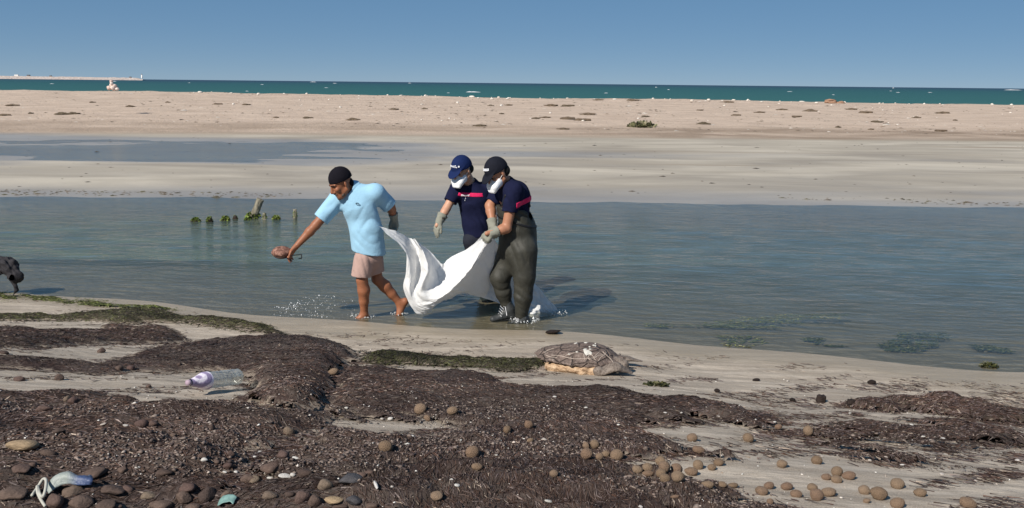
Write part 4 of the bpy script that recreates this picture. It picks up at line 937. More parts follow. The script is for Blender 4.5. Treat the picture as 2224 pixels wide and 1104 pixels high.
        for v in bm.verts: v.co *= 1 + random.uniform(-.22, .22)
        bm.transform(Matrix.Translation(h) @ nn.to_track_quat('Z', 'Y').to_matrix().to_4x4() @ Matrix.Diagonal((w_ * sc, h_ * sc * 1.3, .007, 1))); me = bpy.data.meshes.new('barnacle'); bm.to_mesh(me); bm.free(); put('barnacle', me, M_BARN, root)
    for pl in ([(1198, 772), (1215, 773), (1232, 777), (1250, 780), (1272, 779), (1288, 778), (1296, 776)], [(1303, 764), (1296, 770), (1290, 777), (1294, 783)], [(1309, 764), (1316, 771), (1325, 779), (1333, 789)], [(1317, 765), (1313, 771), (1305, 777), (1300, 784)], [(1289, 778), (1300, 773), (1312, 771)], [(1268, 769), (1269, 776), (1270, 782)], [(1282, 768), (1286, 772), (1290, 777)], [(1280, 772), (1277, 778), (1282, 782)], [(1184, 768), (1185, 764), (1196, 759), (1205, 756)], [(1186, 772), (1196, 776), (1210, 777)], [(1228, 773), (1238, 769), (1254, 766)]):
        tube_on(bv, pl, .0030, 'shell_seam', M_SEAM, root, .001)
turtle()

# ================================================================== balls, stones, shells
def blob(name, amp, freq, seed, sub=3, flat=0., mats=None, cuts=0):
    bm = bmesh.new(); bmesh.ops.create_icosphere(bm, subdivisions=sub, radius=1); r_ = np.random.default_rng(seed); dirs = r_.normal(size=(6, 3)); ph = r_.uniform(0, 6.28, 6)
    pl = [(nv(r_.normal(size=3)), r_.uniform(.62, .85)) for _ in range(cuts)]
    for v in bm.verts:
        c = np.array(v.co); t = sum(math.sin(freq * (c @ d) + p_) for d, p_ in zip(dirs, ph)) / 2.4
        c = c * (1 + amp * t)
        for n_, o_ in pl:
            k = c @ n_
            if k > o_: c = c - n_ * (k - o_) * .85
        v.co = c
    me = bpy.data.meshes.new(name); bm.to_mesh(me); bm.free(); me.polygons.foreach_set('use_smooth', [True] * len(me.polygons)); me.materials.append(mats); return me
def pebble_mat(name, stops, rough, bs, bst, bd):
    b = MatB(name); p = b.obj(); oi = b.n('ObjectInfo').outputs['Random']; n1 = b.noise(p, bs, 5, .7); base = b.ramp(oi, stops)
    c = b.mix(1.0, base, b.ramp(n1, [(.3, .62), (.7, 1.3)]), 'MULTIPLY'); b.bsdf(c, rough, .2, b.bump(n1, bst, bd)); return b.done()
M_BALL = pebble_mat('fibre_ball', [(0, (.235, .160, .105)), (.4, (.29, .205, .138)), (.8, (.25, .162, .112)), (1, (.33, .24, .165))], .95, 7, .6, .10)
M_STONE = pebble_mat('brown_stone', [(0, (.065, .045, .038)), (.35, (.115, .080, .064)), (.7, (.095, .060, .052)), (1, (.17, .13, .095))], .75, 3.2, .35, .06)
M_TAN = pebble_mat('tan_stone', [(0, (.34, .25, .155)), (1, (.30, .22, .14))], .8, 3, .4, .06)
M_SLATE = pebble_mat('slate_stone', [(0, (.065, .062, .066)), (1, (.085, .08, .085))], .6, 3, .4, .06)
M_SHELL = pebble_mat('shell_white', [(0, (.46, .44, .40)), (.6, (.56, .54, .51)), (1, (.38, .33, .29))], .6, 4, .3, .05)
BALLS = [blob('fibre_ball', .075, 2.3, s, 3, mats=M_BALL) for s in range(10)]
STONES = [blob('beach_stone', .15, 1.9, 20 + s, 3, mats=M_STONE, cuts=4) for s in range(9)]; TANS = [blob('beach_stone', .12, 1.8, 40, 3, mats=M_TAN, cuts=3)]; SLATES = [blob('beach_stone', .10, 1.6, 45, 3, mats=M_SLATE, cuts=5)]
SHELLS = [blob('shell', .16, 2.2, 60 + s, 2, mats=M_SHELL, cuts=2) for s in range(4)]
def drop(name, meshes, px, py, rx, ry, label, cat, group, sink=.22, deep=1.0, zrot=None, zf=None, tilt=.35, flat=None):
    """a loose thing resting on the ground; rx, ry its half-size in photograph pixels"""
    g = hit(px, py + ry * .75, zf or top_z); dist = np.linalg.norm(g - EYE); m = dist / FPX
    a, c = rx * m * .95, (ry * m * 1.0 if flat is None else flat * m); bdp = (a + c) * .5 * deep
    o = bpy.data.objects.new(name, random.choice(meshes)); C.objects.link(o)
    z = float((zf or top_z)(g[0], g[1])); o.location = (g[0], g[1] + bdp * .35, z + c * (1 - sink)); o.scale = (a, bdp, c)
    o.rotation_euler = (random.uniform(-tilt, tilt), random.uniform(-tilt, tilt) * .6, random.uniform(-.3, .3) if zrot is None else zrot)
    return tag(o, label, cat, group)
LAND = [((160,1062),'beside the crumpled plastic bag'),((495,1095),'near the teal wrapper'),((43,972),'near the long tan rock'),((759,1045),'near the dark slate slab'),((465,850),'near the plastic bottle'),((1790,870),'near the short dark stumps'),((2010,860),'below the peaked seaweed bank'),((90,1085),'beside the looped strap'),((1265,780),'below the turtle'),((600,1035),'among white shell pieces'),((880,935),'beside the oval patch of bare sand'),((1310,985),'close to the small ball cluster'),((1450,1020),'close to the big ball heap'),((300,940),'out on the bare dark seaweed'),((640,760),'on the crest of the high seaweed bank'),((150,820),'on the sand strip behind the bottle'),((2000,960),'by the streaky seaweed mat'),((1720,1060),'on the sand beyond the ball heap'),((1960,1075),'on open sand away from the ball heap')]
LANDW = []
def describe(kind, px, py, rx, ry, where=True):
    g = hit(px, py, base_z); m = np.linalg.norm(g - EYE) / FPX; w_ = 2 * rx * m; size = 'small' if w_ < .045 else ('large' if w_ > .085 else 'medium'); a = ry / rx
    shape = 'flat' if a < .58 else ('oval' if a < .82 else 'round')
    if not LANDW: LANDW.extend((hit(L[0][0], L[0][1], base_z)[:2], L[1]) for L in LAND)
    lm = min(LANDW, key=lambda L: np.linalg.norm(L[0] - g[:2]))[1] if where else ''
    return f'{size} {shape} {kind} {lm}'.strip()
CL1 = 'brown fibre ball in the small cluster on the seaweed mat'; CL2 = 'brown fibre ball in the big heap beside the seaweed edge'; CL3 = 'brown fibre ball strewn on bare sand below the streaky seaweed mat'; CL4 = 'brown fibre ball lying alone on the broad brown seaweed mat'
balls = [
 (CL4, [(1101,934,9,9),(1148,923,10,9),(1152,957,8,5),(1203,1029,10,8),(913,889,14.5,12),(928,908,8.5,6),(982,893,13,9),(836,971,16,12.5),(1026,983,15.5,14.5),(1036,1015,13,8),(948,1079,14,9.5),(724,808,12,8)]),
 (CL1, [(1273,968,8,8),(1292,966,10,10),(1274,987,13,12.5),(1302,993,9,8),(1316,987,9,8),(1340,990,15,13)]),
 (CL2, [(1384,1021,11.5,8),(1407,1016,12,9),(1408,1030,12,7),(1435,1002,12,10),(1443,1015,12.5,12),(1436,1029,11,10),(1444,1040,12,10),(1470,1020,12.5,12),(1473,1037,14,12.5),(1502,1026,14,9.5),(1516,1011,11.5,11),(1546,1016,9.5,7),(1561,1006,11,8)]),
 (CL3, [(1503,952,12,9.5),(1625,952,12,10),(1517,978,13.5,7.5),(1538,1054,13,8),(1569,1053,10,5),(1592,1056,12.5,6),(1466,1080,9.5,4),(1652,1066,11,8.5),(1691,928,8.5,6),(1756,936,10.5,10.5),(1699,1009,11,9),(1774,1001,11.5,9.5),(1819,1026,12,11),(1845,1035,13.5,8.5),(1818,1043,12,7.5),(1795,1037,10.5,6.5),(1950,1053,14.5,10.5),(2000,1072,12,8.5),(1878,1066,12,9.5),(1910,1075,16,14),(1709,1058,13,8),(1671,1056,11,8),(1656,1068,12.5,9),(1729,1074,12.5,7.5),(1765,1060,10.5,8),(1774,1077,13.5,12.5),(1801,1071,15,9.5),(1673,1091,7,7),(1951,1095,15,10),(2103,1095,16,10),(1883,1089,7.5,5)]),
]
for lab, lst in balls:
    for (px, py, rx, ry) in lst: lb = describe('brown fibre ball', px, py, rx, ry) if lab in (CL3, CL4) else describe(lab, px, py, rx, ry, False); drop('fibre_ball', BALLS, px, py, rx, ry, lb, 'fibre ball', lb + ' set', sink=.34)
SL1 = 'brown beach stone on the stony seaweed mat in front of the bottle'; SL2 = 'reddish stone on the sand or seaweed behind the bottle'; SL3 = 'brown stone in the pile of stones beside the slate slab'
stones = [
 (SL1, [(159,870,12,8),(145,866,8,6),(94,888,15,7),(75,887,8,6),(306,918,14.5,10),(331,921,9.5,7),(458,927,7.5,9),(126,936,13,5),(102,985,14.5,9),(43,1018,18,8),(68,1009,9.5,6),(206,1026,25,10),(266,1020,10,6),(353,1028,18,8),(438,990,10,6.5),(494,1012,13.5,8),(242,1064,26,10),(275,1062,12,8),(405,1059,20,9.5),(399,1080,19,13),(448,1075,20.5,16),(492,1074,15,9.5),(118,1089,17.5,16),(174,1092,27,14),(227,1097,20,8),(252,1101,13,6),(321,1078,15,7),(352,1097,24,10),(417,1101,16,7),(23,1072,27,10),(541,1041,19,10),(156,1067,22,10),(615,987,14,9.5),(588,1015,21,11),(658,1026,18,8),(551,1041,17,10),(626,935,11.5,11),(585,1078,15.5,8),(500,985,9,6),(470,1003,8,5),(375,945,9,4),(345,965,8,4)]),
 (SL2, [(219,762,9,5.5),(259,799,8.5,7),(283,798,8.5,6.5),(389,790,4.5,4),(42,823,11,6),(127,820,9.5,7.5),(9,766,9.5,4),(323,839,6,5)]),
 (SL3, [(705,1053,15.5,13),(788,1031,9.5,6.5),(802,1025,10,4),(656,1079,16.5,14),(682,1088,13,14),(627,1073,10,5.5),(740,1100,17.5,6),(808,1099,13,8)]),
]
for lab, lst in stones:
    for (px, py, rx, ry) in lst: lb = describe('brown stone', px, py, rx, ry); drop('beach_stone', STONES, px, py, rx, ry, lb, 'stone', lb + ' set', sink=.58, tilt=.3)
drop('beach_stone', TANS, 43, 972, 31, 10, 'long pale tan rock lying on the dark seaweed mat', 'rock', None)
drop('beach_stone', TANS, 719, 1089, 26, 6, 'flat tan stone at the foot of the stone pile', 'stone', None)
drop('beach_stone', SLATES, 759, 1045, 28, 12, 'dark grey slate slab leaning in the stone pile', 'rock', None)
drop('beach_stone', SLATES, 767, 1090, 19, 11, 'grey rough stone with pale veins beside the flat tan stone', 'stone', None)
SHL = 'white shell or shell fragment on the dark seaweed'; SHL2 = 'white shell fragment on the streaky sand to the side of the balls'
for (px, py, rx, ry) in [(752,887,7,4),(848,910,8,5),(831,910,8,2.5),(895,948,6,3),(993,1055,9,4),(851,1058,5,3.5),(981,1042,5,3),(1061,909,4,2),(1000,957,5,3),(621,1035,19,4.5),(636,1032,8,5),(587,1039,9.5,4),(641,996,10,3.5),(561,982,9,2),(1182,955,8,4),(1205,862,6,2.5),(1247,873,4,2.2),(1272,886,7,2.5),(1343,923,5,2.5),(1445,897,6,2.2),(1479,897,5,2),(1192,1090,13,4),(1390,1101,9,3),(443,1000,10,6),(488,1026,6.5,2.5),(512,1026,6.5,4),(553,993,5,3.5),(298,1016,9,3),(306,1030,3,3),(272,925,8,2.5),(223,922,9,1.8),(455,918,5,2)]:
    lb = describe('white shell piece', px, py, rx, ry); drop('shell', SHELLS, px, py, rx * .8, ry * .75, lb, 'shell', lb + ' set', sink=.2, tilt=.4)
for (px, py, rx, ry) in [(2005,949,6.5,2.2),(2048,953,6.5,2.2),(1980,923,6,2),(1683,917,5,2),(2046,1030,7,2),(2210,1001,7,3),(1846,898,4,2),(1925,993,5,2),(1560,905,6,2),(1890,1000,5,2),(1960,1010,6,2),(2120,1045,5,2)]:
    lb = describe('white shell piece', px, py, rx, ry); drop('shell', SHELLS, px, py, rx * .8, ry * .75, lb, 'shell', lb + ' set', sink=.2, tilt=.4)
o = drop('shell', SHELLS, 816, 1054, 3.2, 11, 'thin white stick lying near the slate slab', 'stick', None, zrot=.2); o.rotation_euler = (.2, -.5, .3); o.scale = (.006, .03, .006)
# shell grit and small pebbles too many to count
def grit(name, n, wfun, smin, smax, cols, label, cat, zf):
    wg = (wfun * vis / cam_d2).ravel(); wg = wg / wg.sum(); k = RNG.choice(len(wg), n, p=wg); P = np.stack([GX.ravel()[k], GY.ravel()[k]], -1) + RNG.normal(0, .02, (n, 2)); z = zf(P[:, 0], P[:, 1])
    s_ = RNG.gamma(2.0, (smax - smin) / 5, n) + smin; O = np.array([[1, 0, 0], [0, 1, 0], [-1, 0, 0], [0, -1, 0], [0, 0, .7], [0, 0, -.5]])
    th = RNG.uniform(0, 6.28, n); st = RNG.uniform(.5, 1.0, n); ct, sn = np.cos(th), np.sin(th); J_ = RNG.uniform(.7, 1.3, (n, 6, 1))
    L = O[None] * J_; L[..., 0] *= 1.25; L[..., 1] *= st[:, None]
    V = np.stack([P[:, :1] + s_[:, None] * (L[..., 0] * ct[:, None] - L[..., 1] * sn[:, None]), P[:, 1:] + s_[:, None] * (L[..., 0] * sn[:, None] + L[..., 1] * ct[:, None]), (z + s_ * .35)[:, None] + s_[:, None] * L[..., 2] * .7], -1)
    T = np.array([[0, 1, 4], [1, 2, 4], [2, 3, 4], [3, 0, 4], [1, 0, 5], [2, 1, 5], [3, 2, 5], [0, 3, 5]]); Fq = (np.arange(n)[:, None, None] * 6 + T).reshape(-1, 3)
    col = np.array(cols)[RNG.integers(0, len(cols), n)] * RNG.uniform(.7, 1.2, (n, 1)); o = put(name, np_mesh(name, V.reshape(-1, 3), Fq, True, colors=np.repeat(col, 6, 0)), M_LEAF); return tag(o, label, cat, kind='stuff')
lobe = sstep(.40, .60, fbm(GX * 1.2 + GY * .6, GY * 2.6, 301, 3))
grit('shell_grit', 2800, CMAX * (.15 + lobe) * sstep(6.5, 4.5, GY) + .18 * sstep(.4, 1.4, sN) * (CMAX < .3), .0025, .0085, [(.60, .55, .50), (.45, .38, .33), (.32, .25, .20), (.66, .64, .60)], 'white and tan shell grit scattered over seaweed and sand', 'shell grit', top_z)
grit('small_pebbles', 11000, CMAX * lobe * sstep(5.6, 4.0, GY), .004, .012, [(.10, .075, .065), (.16, .12, .10), (.21, .165, .14), (.06, .042, .038)], 'small brown pebbles and leaf crumbs packed on the near seaweed', 'pebbles', top_z)

# dark lumps on the sand to the right
M_DARK = pebble_mat('tarred_wood', [(0, (.020, .014, .012)), (1, (.035, .024, .02))], .8, 5, .6, .08); DK = [blob('dark_lump', .14, 2.2, 80 + s, 3, mats=M_DARK, cuts=3) for s in range(3)]
drop('dark_lump', DK, 1557, 850, 6, 5, 'small black rounded lump on the sand between turtle and stumps', 'lump', None)
drop('dark_lump', DK, 1722, 870, 6.5, 4.5, 'small dark brown lump beside the short dark stump', 'lump', None)
drop('dark_lump', DK, 1893, 832, 8, 5, 'small reddish brown lump near the water edge above the peaked bank', 'lump', None)
drop('dark_lump', DK, 1643, 826, 8, 3, 'flat brown lump on the damp sand right of the turtle', 'lump', None)
drop('dark_lump', DK, 1200, 722, 17, 5, 'dark wet stone at the water edge above the turtle', 'stone', None, deep=1.6, sink=.5)
def stump(px, py, w_, h_, lab, flat_=False):
    g = hit(px, py, top_z); m = np.linalg.norm(g - EYE) / FPX; S = Field(*bounds(g, m=.12), .004); r0 = w_ * m
    S.cone(g - np.array([0, 0, .01]), g + np.array([.004, 0, h_ * m]), r0, r0 * .94, 0, cut=True, cuta=True, sq=((0, 1, 0), 1.5 if flat_ else 1.1)); S.folds(.0025, 90, 5, (1, 1, .3)); o = put('wood_stump', S.mesh('wood_stump', 0), M_DARK); tag(o, lab, 'stump')
stump(1782, 873, 9.5, 13, 'short dark square stump standing in the sand'); stump(1850, 875, 10, 6, 'low flat black block next to the peaked seaweed bank', True)

# ================================================================== plastic bottle
def lathe(name, prof, seg=28):
    V = []; F_ = []
    for x, r0 in prof:
        for k in range(seg): a = 2 * math.pi * k / seg; V.append((x, r0 * math.cos(a), r0 * math.sin(a)))
    for i in range(len(prof) - 1):
        for k in range(seg): F_.append((i * seg + k, i * seg + (k + 1) % seg, (i + 1) * seg + (k + 1) % seg, (i + 1) * seg + k))
    me = bpy.data.meshes.new(name); me.from_pydata(V, [], F_); me.polygons.foreach_set('use_smooth', [True] * len(F_)); return me
def bottle():
    a = hit(408, 862, top_z); b_ = hit(521, 846, top_z); L = np.linalg.norm(b_ - a); r0 = .050; d = nv(b_ - a); c = (a + b_) / 2; c[2] = max(a[2], b_[2]) + r0 * .9
    root = empty('plastic_bottle', tuple(c)); tag(root, 'clear ribbed plastic bottle with lavender wrap around its neck end', 'bottle'); q = Vector(d).to_track_quat('X', 'Z'); Mx = Matrix.Translation(Vector(c)) @ q.to_matrix().to_4x4()
    h = L / 2; ribs = [(x, r0 * (1 - .05 * (1 if int((x + h) / .016) % 2 else 0))) for x in np.linspace(-.02, h - .03, 22)]
    prof = [(-h + .032, .014), (-h + .05, .016), (-h + .09, .034), (-h + .13, r0 * .97), (-.03, r0)] + ribs + [(h - .018, r0), (h - .004, r0 * .86), (h - .010, r0 * .5), (h - .016, .001)]
    me = lathe('shell', prof); me.transform(Mx)
    b = MatB('clear_plastic'); p = b.geo(); n1 = b.noise(p, 40, 4); nm = b.bump(n1, .4, .01)
    gl = b.n('BsdfGlossy', Color=(1, 1, 1), Roughness=.12, Normal=nm); tr = b.n('BsdfTransparent', Color=(.90, .92, .90)); df = b.n('BsdfDiffuse', Color=(.62, .64, .60), Normal=nm)
    m1 = b.n('MixShader', i_0=b.ramp(n1, [(.3, .10), (.7, .34)]), i_1=tr.outputs[0], i_2=df.outputs[0]); fr = b.n('LayerWeight', Blend=.35, Normal=nm).outputs['Facing']
    M = b.done(b.n('MixShader', i_0=b.math('MULTIPLY', fr, .5), i_1=m1.outputs[0], i_2=gl.outputs[0]).outputs[0]); put('clear_shell', me, M, root)
    pw = [(-h + .026, .020), (-h + .05, .026), (-h + .085, .038), (-h + .12, r0 * 1.05), (-h + .155, r0 * 1.06)]; me = lathe('label_wrap', pw); me.transform(Mx)
    b = MatB('lavender_wrap'); p = b.geo(); wv = b.n('TexWave', {'wave_type': 'RINGS', 'rings_direction': 'SPHERICAL'}, Vector=b.n('VectorMath', {'operation': 'SUBTRACT'}, i_0=p, i_1=tuple(Vector(c) - Vector(d) * (h - .10) + Vector((0, -.03, .03)))).outputs[0], Scale=5.5, Distortion=6.0, Detail=3.0).outputs['Fac']
    b.bsdf(b.ramp(wv, [(.3, (.30, .24, .38)), (.55, (.56, .47, .62)), (.75, (.80, .74, .82))]), .4, .4, b.bump(b.noise(p, 60, 3), .4, .01)); put('label_wrap', me, b.done(), root)
    me = lathe('bottle_cap', [(-h, .001), (-h, .0165), (-h + .028, .0165), (-h + .028, .001)], 20); me.transform(Mx); put('bottle_cap', me, simple('cap_mauve', (.36, .27, .33), .5), root)
bottle()
# tangled pale strap and plastic scrap on the stones
def on_ground(pix, lift):
    return [hit(px, py, top_z) + np.array([0, 0, l]) for (px, py), l in zip(pix, lift)]
pts = crom(np.array(on_ground([(70,1082),(84,1068),(96,1063),(103,1072),(101,1086),(95,1096),(88,1090),(83,1076),(84,1088),(92,1100),(100,1112)], [.01,.02,.04,.05,.04,.03,.03,.035,.03,.02,.02])), 60)
tag(put('plastic_strap', tube_mesh('plastic_strap', pts, [.0055] * 60, 8), simple('strap_white', (.42, .41, .36), .7, .3, .15)), 'looped off-white plastic strap among the beach stones', 'strap')
def scrap(name, rows, lab, mat, cat):
    A = np.array([[hit(px, py, top_z) + np.array([0, 0, l]) for px, py, l in row] for row in rows]); A = crom(A, 14); A = np.swapaxes(crom(np.swapaxes(A, 0, 1), 22), 0, 1); A[..., 2] += (fbm(A[..., 0] * 40, A[..., 1] * 40, 3) - .5) * .012
    o = put(name, np_mesh(name, A.reshape(-1, 3), grid_faces(14, 22)), mat); m = o.modifiers.new('thick', 'SOLIDIFY'); m.thickness = .003; tag(o, lab, cat)
b = MatB('bag_plastic'); p = b.geo(); sx = b.n('SeparateXYZ', Vector=p).outputs[0]; bx0 = float(hit(170, 1060, top_z)[0]); b.bsdf(b.mix(b.n('MapRange', Value=sx, From_Min=bx0 - .03, From_Max=bx0 + .015).outputs[0], (.26, .29, .27), (.05, .075, .16)), .5, .4, b.bump(b.noise(p, 60, 3), .5, .01)); M_BAG = b.done()
scrap('plastic_bag', [[(100,1068,.02),(125,1058,.045),(150,1054,.05),(172,1057,.04),(200,1051,.03)], [(102,1074,.02),(126,1066,.055),(150,1062,.06),(174,1064,.05),(203,1058,.03)], [(106,1080,.01),(128,1074,.03),(152,1071,.035),(176,1070,.03),(200,1066,.02)]], 'crumpled grey and blue plastic bag draped over stones', M_BAG, 'plastic bag')
scrap('wrapper', [[(478,1092,.01),(490,1088,.02),(505,1087,.02),(515,1088,.01)], [(475,1098,.01),(490,1095,.02),(502,1093,.02),(511,1094,.01)], [(473,1104,.01),(488,1101,.015),(499,1099,.015),(507,1100,.01)]], 'small teal and white plastic wrapper beside the stones', simple('wrapper_teal', (.16, .27, .25), .5, .4, .6, 40), 'wrapper')

# ================================================================== stakes and algae stumps in the lagoon
M_WOOD = None
b = MatB('grey_wood'); p = b.obj(); n1 = b.noise(b.mapping(p, (30, 30, 3)), 1.0, 5, .7); b.bsdf(b.ramp(n1, [(.3, (.07, .06, .045)), (.55, (.23, .21, .16)), (.7, (.36, .33, .26))]), .9, .2, b.bump(n1, .8, .01)); M_WOOD = b.done()
b = MatB('wet_algae'); t = b.attr('tint', True); b.bsdf(t, .55, .4); M_ALG = b.done()
def algae_tuft(name, c, rx, rz, n, parent=None, seed=0, cols=((.10, .16, .02), (.16, .22, .035), (.06, .09, .015), (.20, .22, .06))):
    r_ = np.random.default_rng(seed); P = r_.normal(size=(n, 3)); P /= np.linalg.norm(P, axis=1, keepdims=True); P *= r_.uniform(.5, 1.0, (n, 1)) ** .5; P = P * np.array([rx, rx * .7, rz]); P[:, 2] = np.abs(P[:, 2])
    out = P / np.array([rx, rx * .7, rz]); out += r_.normal(0, .5, (n, 3)); out /= np.linalg.norm(out, axis=1, keepdims=True); s_ = np.cross(out, r_.normal(size=(n, 3))); s_ /= np.linalg.norm(s_, axis=1, keepdims=True)
    L = r_.uniform(.25, .5, n)[:, None] * rx; Wd = r_.uniform(.10, .22, n)[:, None] * rx
    V = np.stack([P - s_ * Wd, P + s_ * Wd, P + out * L + s_ * Wd * .6 + [0, 0, -.01], P + out * L - s_ * Wd * .6 + [0, 0, -.01]], 1) + c; Fq = np.arange(n * 4).reshape(n, 4)
    col = np.array(cols)[r_.integers(0, len(cols), n)] * r_.uniform(.6, 1.2, (n, 1)); return put(name, np_mesh(name, V.reshape(-1, 3), Fq, False, colors=np.repeat(col, 4, 0)), M_ALG, parent)
flat0 = lambda x, y: np.zeros_like(np.asarray(x, float))
def stake(px0, py0, px1, py1, w_, lab, alg, seed, name='wooden_stake'):
    g = hit(px0, py0, flat0); m = np.linalg.norm(g - EYE) / FPX; tp = W(px1, py1, g[1] + .02); root = empty(name, tuple(g)); tag(root, lab, 'stake', None)
    d = nv(tp - g); S = Field(*bounds(g - d * .3, tp, m=.1), .006); r0 = w_ * m / 2
    S.cone(g - d * .3, tp, r0 * 1.1, r0, 0, cut=True, cuta=True); S.folds(.004, 70, seed, (1, 1, .12)); put('post', S.mesh('post', 0), M_WOOD, root)
    tf = algae_tuft('algae', g + d * .02, r0 * (1.9 if alg < 1 else 1.35), r0 * 1.4 if alg < 1 else np.linalg.norm(tp - g) * .9, 160, root, seed); tf['kind'] = 'stuff'
stake(549, 474, 566, 433, 14, 'grey wooden stake leaning out of the lagoon, green at its foot', .5, 1)
stake(575, 477, 574, 463, 7, 'short algae covered stake beside the leaning stake', 1, 2); stake(641, 474, 641, 455, 7, 'upright algae covered stake farthest from the leaning one', 1, 3)
def weedy_rock(px, py, w_, h_, lab, seed):
    g = hit(px, py, flat0); m = np.linalg.norm(g - EYE) / FPX; root = empty('weedy_stump', tuple(g)); tag(root, lab, 'stump', 'algae covered stumps in the lagoon')
    S = Field(*bounds(g, m=w_ * m + .12), .008); S.ell(g - np.array([0, 0, .02]), np.eye(3), (w_ * m * .42, w_ * m * .3, h_ * m * .75), 0); S.folds(.012, 26, seed); put('stump_core', S.mesh('stump_core', 1), M_DARK, root)
    tf = algae_tuft('algae', g, w_ * m * .40, h_ * m * .85, 220, root, seed); tf['kind'] = 'stuff'
weedy_rock(425, 481, 22, 9, 'low bright green algae tuft at the open end of the stump row', 1); weedy_rock(455, 482, 16, 14, 'tall bright green algae tuft between two low ones', 2); weedy_rock(490, 479, 22, 11, 'wide green and brown algae covered stump left of the leaning stake', 3); weedy_rock(511, 476, 12, 10, 'dark peaked stump end next to the wide algae stump', 4); weedy_rock(536, 478, 14, 6, 'tiny algae tuft at the foot of the leaning stake', 5); weedy_rock(600, 476, 20, 10, 'rounded green algae stump between the two upright stakes', 6)
# drifting algae in the shallows
def drift(lab, poly, n, seed, cols, z=-.003, ln=(.02, .08)):
    r_ = np.random.default_rng(seed); W_ = np.array([hit(px, py, flat0)[:2] for px, py in poly]); lo, hi = W_.min(0), W_.max(0); P = r_.uniform(lo, hi, (n * 8, 2)); sd = poly_sd(W_, P[:, 0], P[:, 1]); ns = fbm(P[:, 0] * 2.2, P[:, 1] * 6, seed, 3)
    P = P[(sd + (ns - .5) * .5 > .0) & (ns > .40)][:n]; n = len(P); col = np.array(cols)[r_.integers(0, len(cols), n)] * r_.uniform(.7, 1.2, (n, 1))
    zf = lambda x, y: np.maximum(sand_z(x, y) + .004, z)
    o = put('drifting_algae', leaf_mesh('drifting_algae', P, zf, r_.uniform(*ln, n), r_.uniform(.008, .02, n), r_.normal(.25, .5, n), col, np.full(n, .002)), M_LEAF); tag(o, lab, 'algae', 'drifting algae in the shallows', 'stuff')
GC = [(.20, .21, .075), (.27, .26, .11), (.15, .16, .06), (.32, .30, .17)]; GD = [(.06, .065, .03), (.12, .13, .04), (.22, .21, .10)]
drift('long pale green streak of drifting algae behind the turtle', [(1380,702),(1500,700),(1640,690),(1760,680),(1850,676),(1830,690),(1720,706),(1560,712),(1420,710)], 850, 1, GC)
drift('dark green patch of algae in the shallows above the peaked bank', [(1950,728),(2010,722),(2060,728),(2040,745),(1990,765),(1930,760),(1900,745)], 600, 2, GD)
drift('green algae scrap at the far end of the shallows', [(2105,748),(2150,752),(2200,762),(2190,768),(2130,762)], 180, 3, GD); drift('yellowish algae specks near the turtle in the shallows', [(1560,735),(1620,728),(1660,738),(1640,752),(1580,758)], 160, 4, GC); drift('thin algae line in the shallows between turtle and dark patch', [(1740,733),(1800,742),(1840,752),(1790,752)], 140, 5, GD)
for k, (px, py, rx) in enumerate([(2148, 797, 20), (1425, 838, 30)]):
    g = hit(px, py, top_z); m = np.linalg.norm(g - EYE) / FPX; tf = algae_tuft('seaweed_tuft', g, rx * m * .8, .025 if k == 0 else .008, 120, None, k + 30, ((.03, .035, .012), (.06, .065, .02), (.10, .095, .04))); tag(tf, ['clump of dark green seaweed on wet sand near the algae scrap', 'small olive seaweed scrap on the sand below the turtle head'][k], 'seaweed', kind='stuff')

# ================================================================== dark weed-draped branch at the left water edge
def branch():
    g = hit(30, 642, top_z); Y0 = g[1]; root = empty('driftwood_branch', tuple(g)); tag(root, 'black driftwood branch draped with dark dried seaweed at the water edge', 'branch')
    S = Field(*bounds(W(-60, 545, Y0), W(55, 650, Y0), m=.1), .0055)
    S.cone(W(-8, 575, Y0), W(18, 578, Y0), .10, .085, .03); S.cone(W(18, 578, Y0), W(32, 600, Y0 - .03), .085, .060, .04); S.cone(W(30, 600, Y0 - .03), W(38, 602, Y0 - .03), .055, .052, .03); S.folds(.010, 34, 7); S.folds(.005, 80, 8)
    S.chain([W(28, 610, Y0), W(34, 622, Y0 - .01), W(36, 630, Y0), W(31, 637, Y0)], [.030, .020, .022, .010], .012); S.chain([W(31, 637, Y0), W(28, 644, Y0 - .02), W(18, 646, Y0 - .05)], [.007, .005, .004], .004)
    S.chain([W(-10, 580, Y0), W(-40, 610, Y0), W(-52, 652, Y0)], [.06, .04, .035], .02)
    put('trunk', S.mesh('trunk', 1), simple('weed_black', (.030, .028, .032), .85, .25, .6, 30, .6, 90, .01), root)
    tf = algae_tuft('dried_weed', W(8, 590, Y0), .10, .08, 260, root, 77, ((.02, .018, .02), (.045, .042, .042), (.08, .072, .066))); tf['kind'] = 'stuff'
branch()

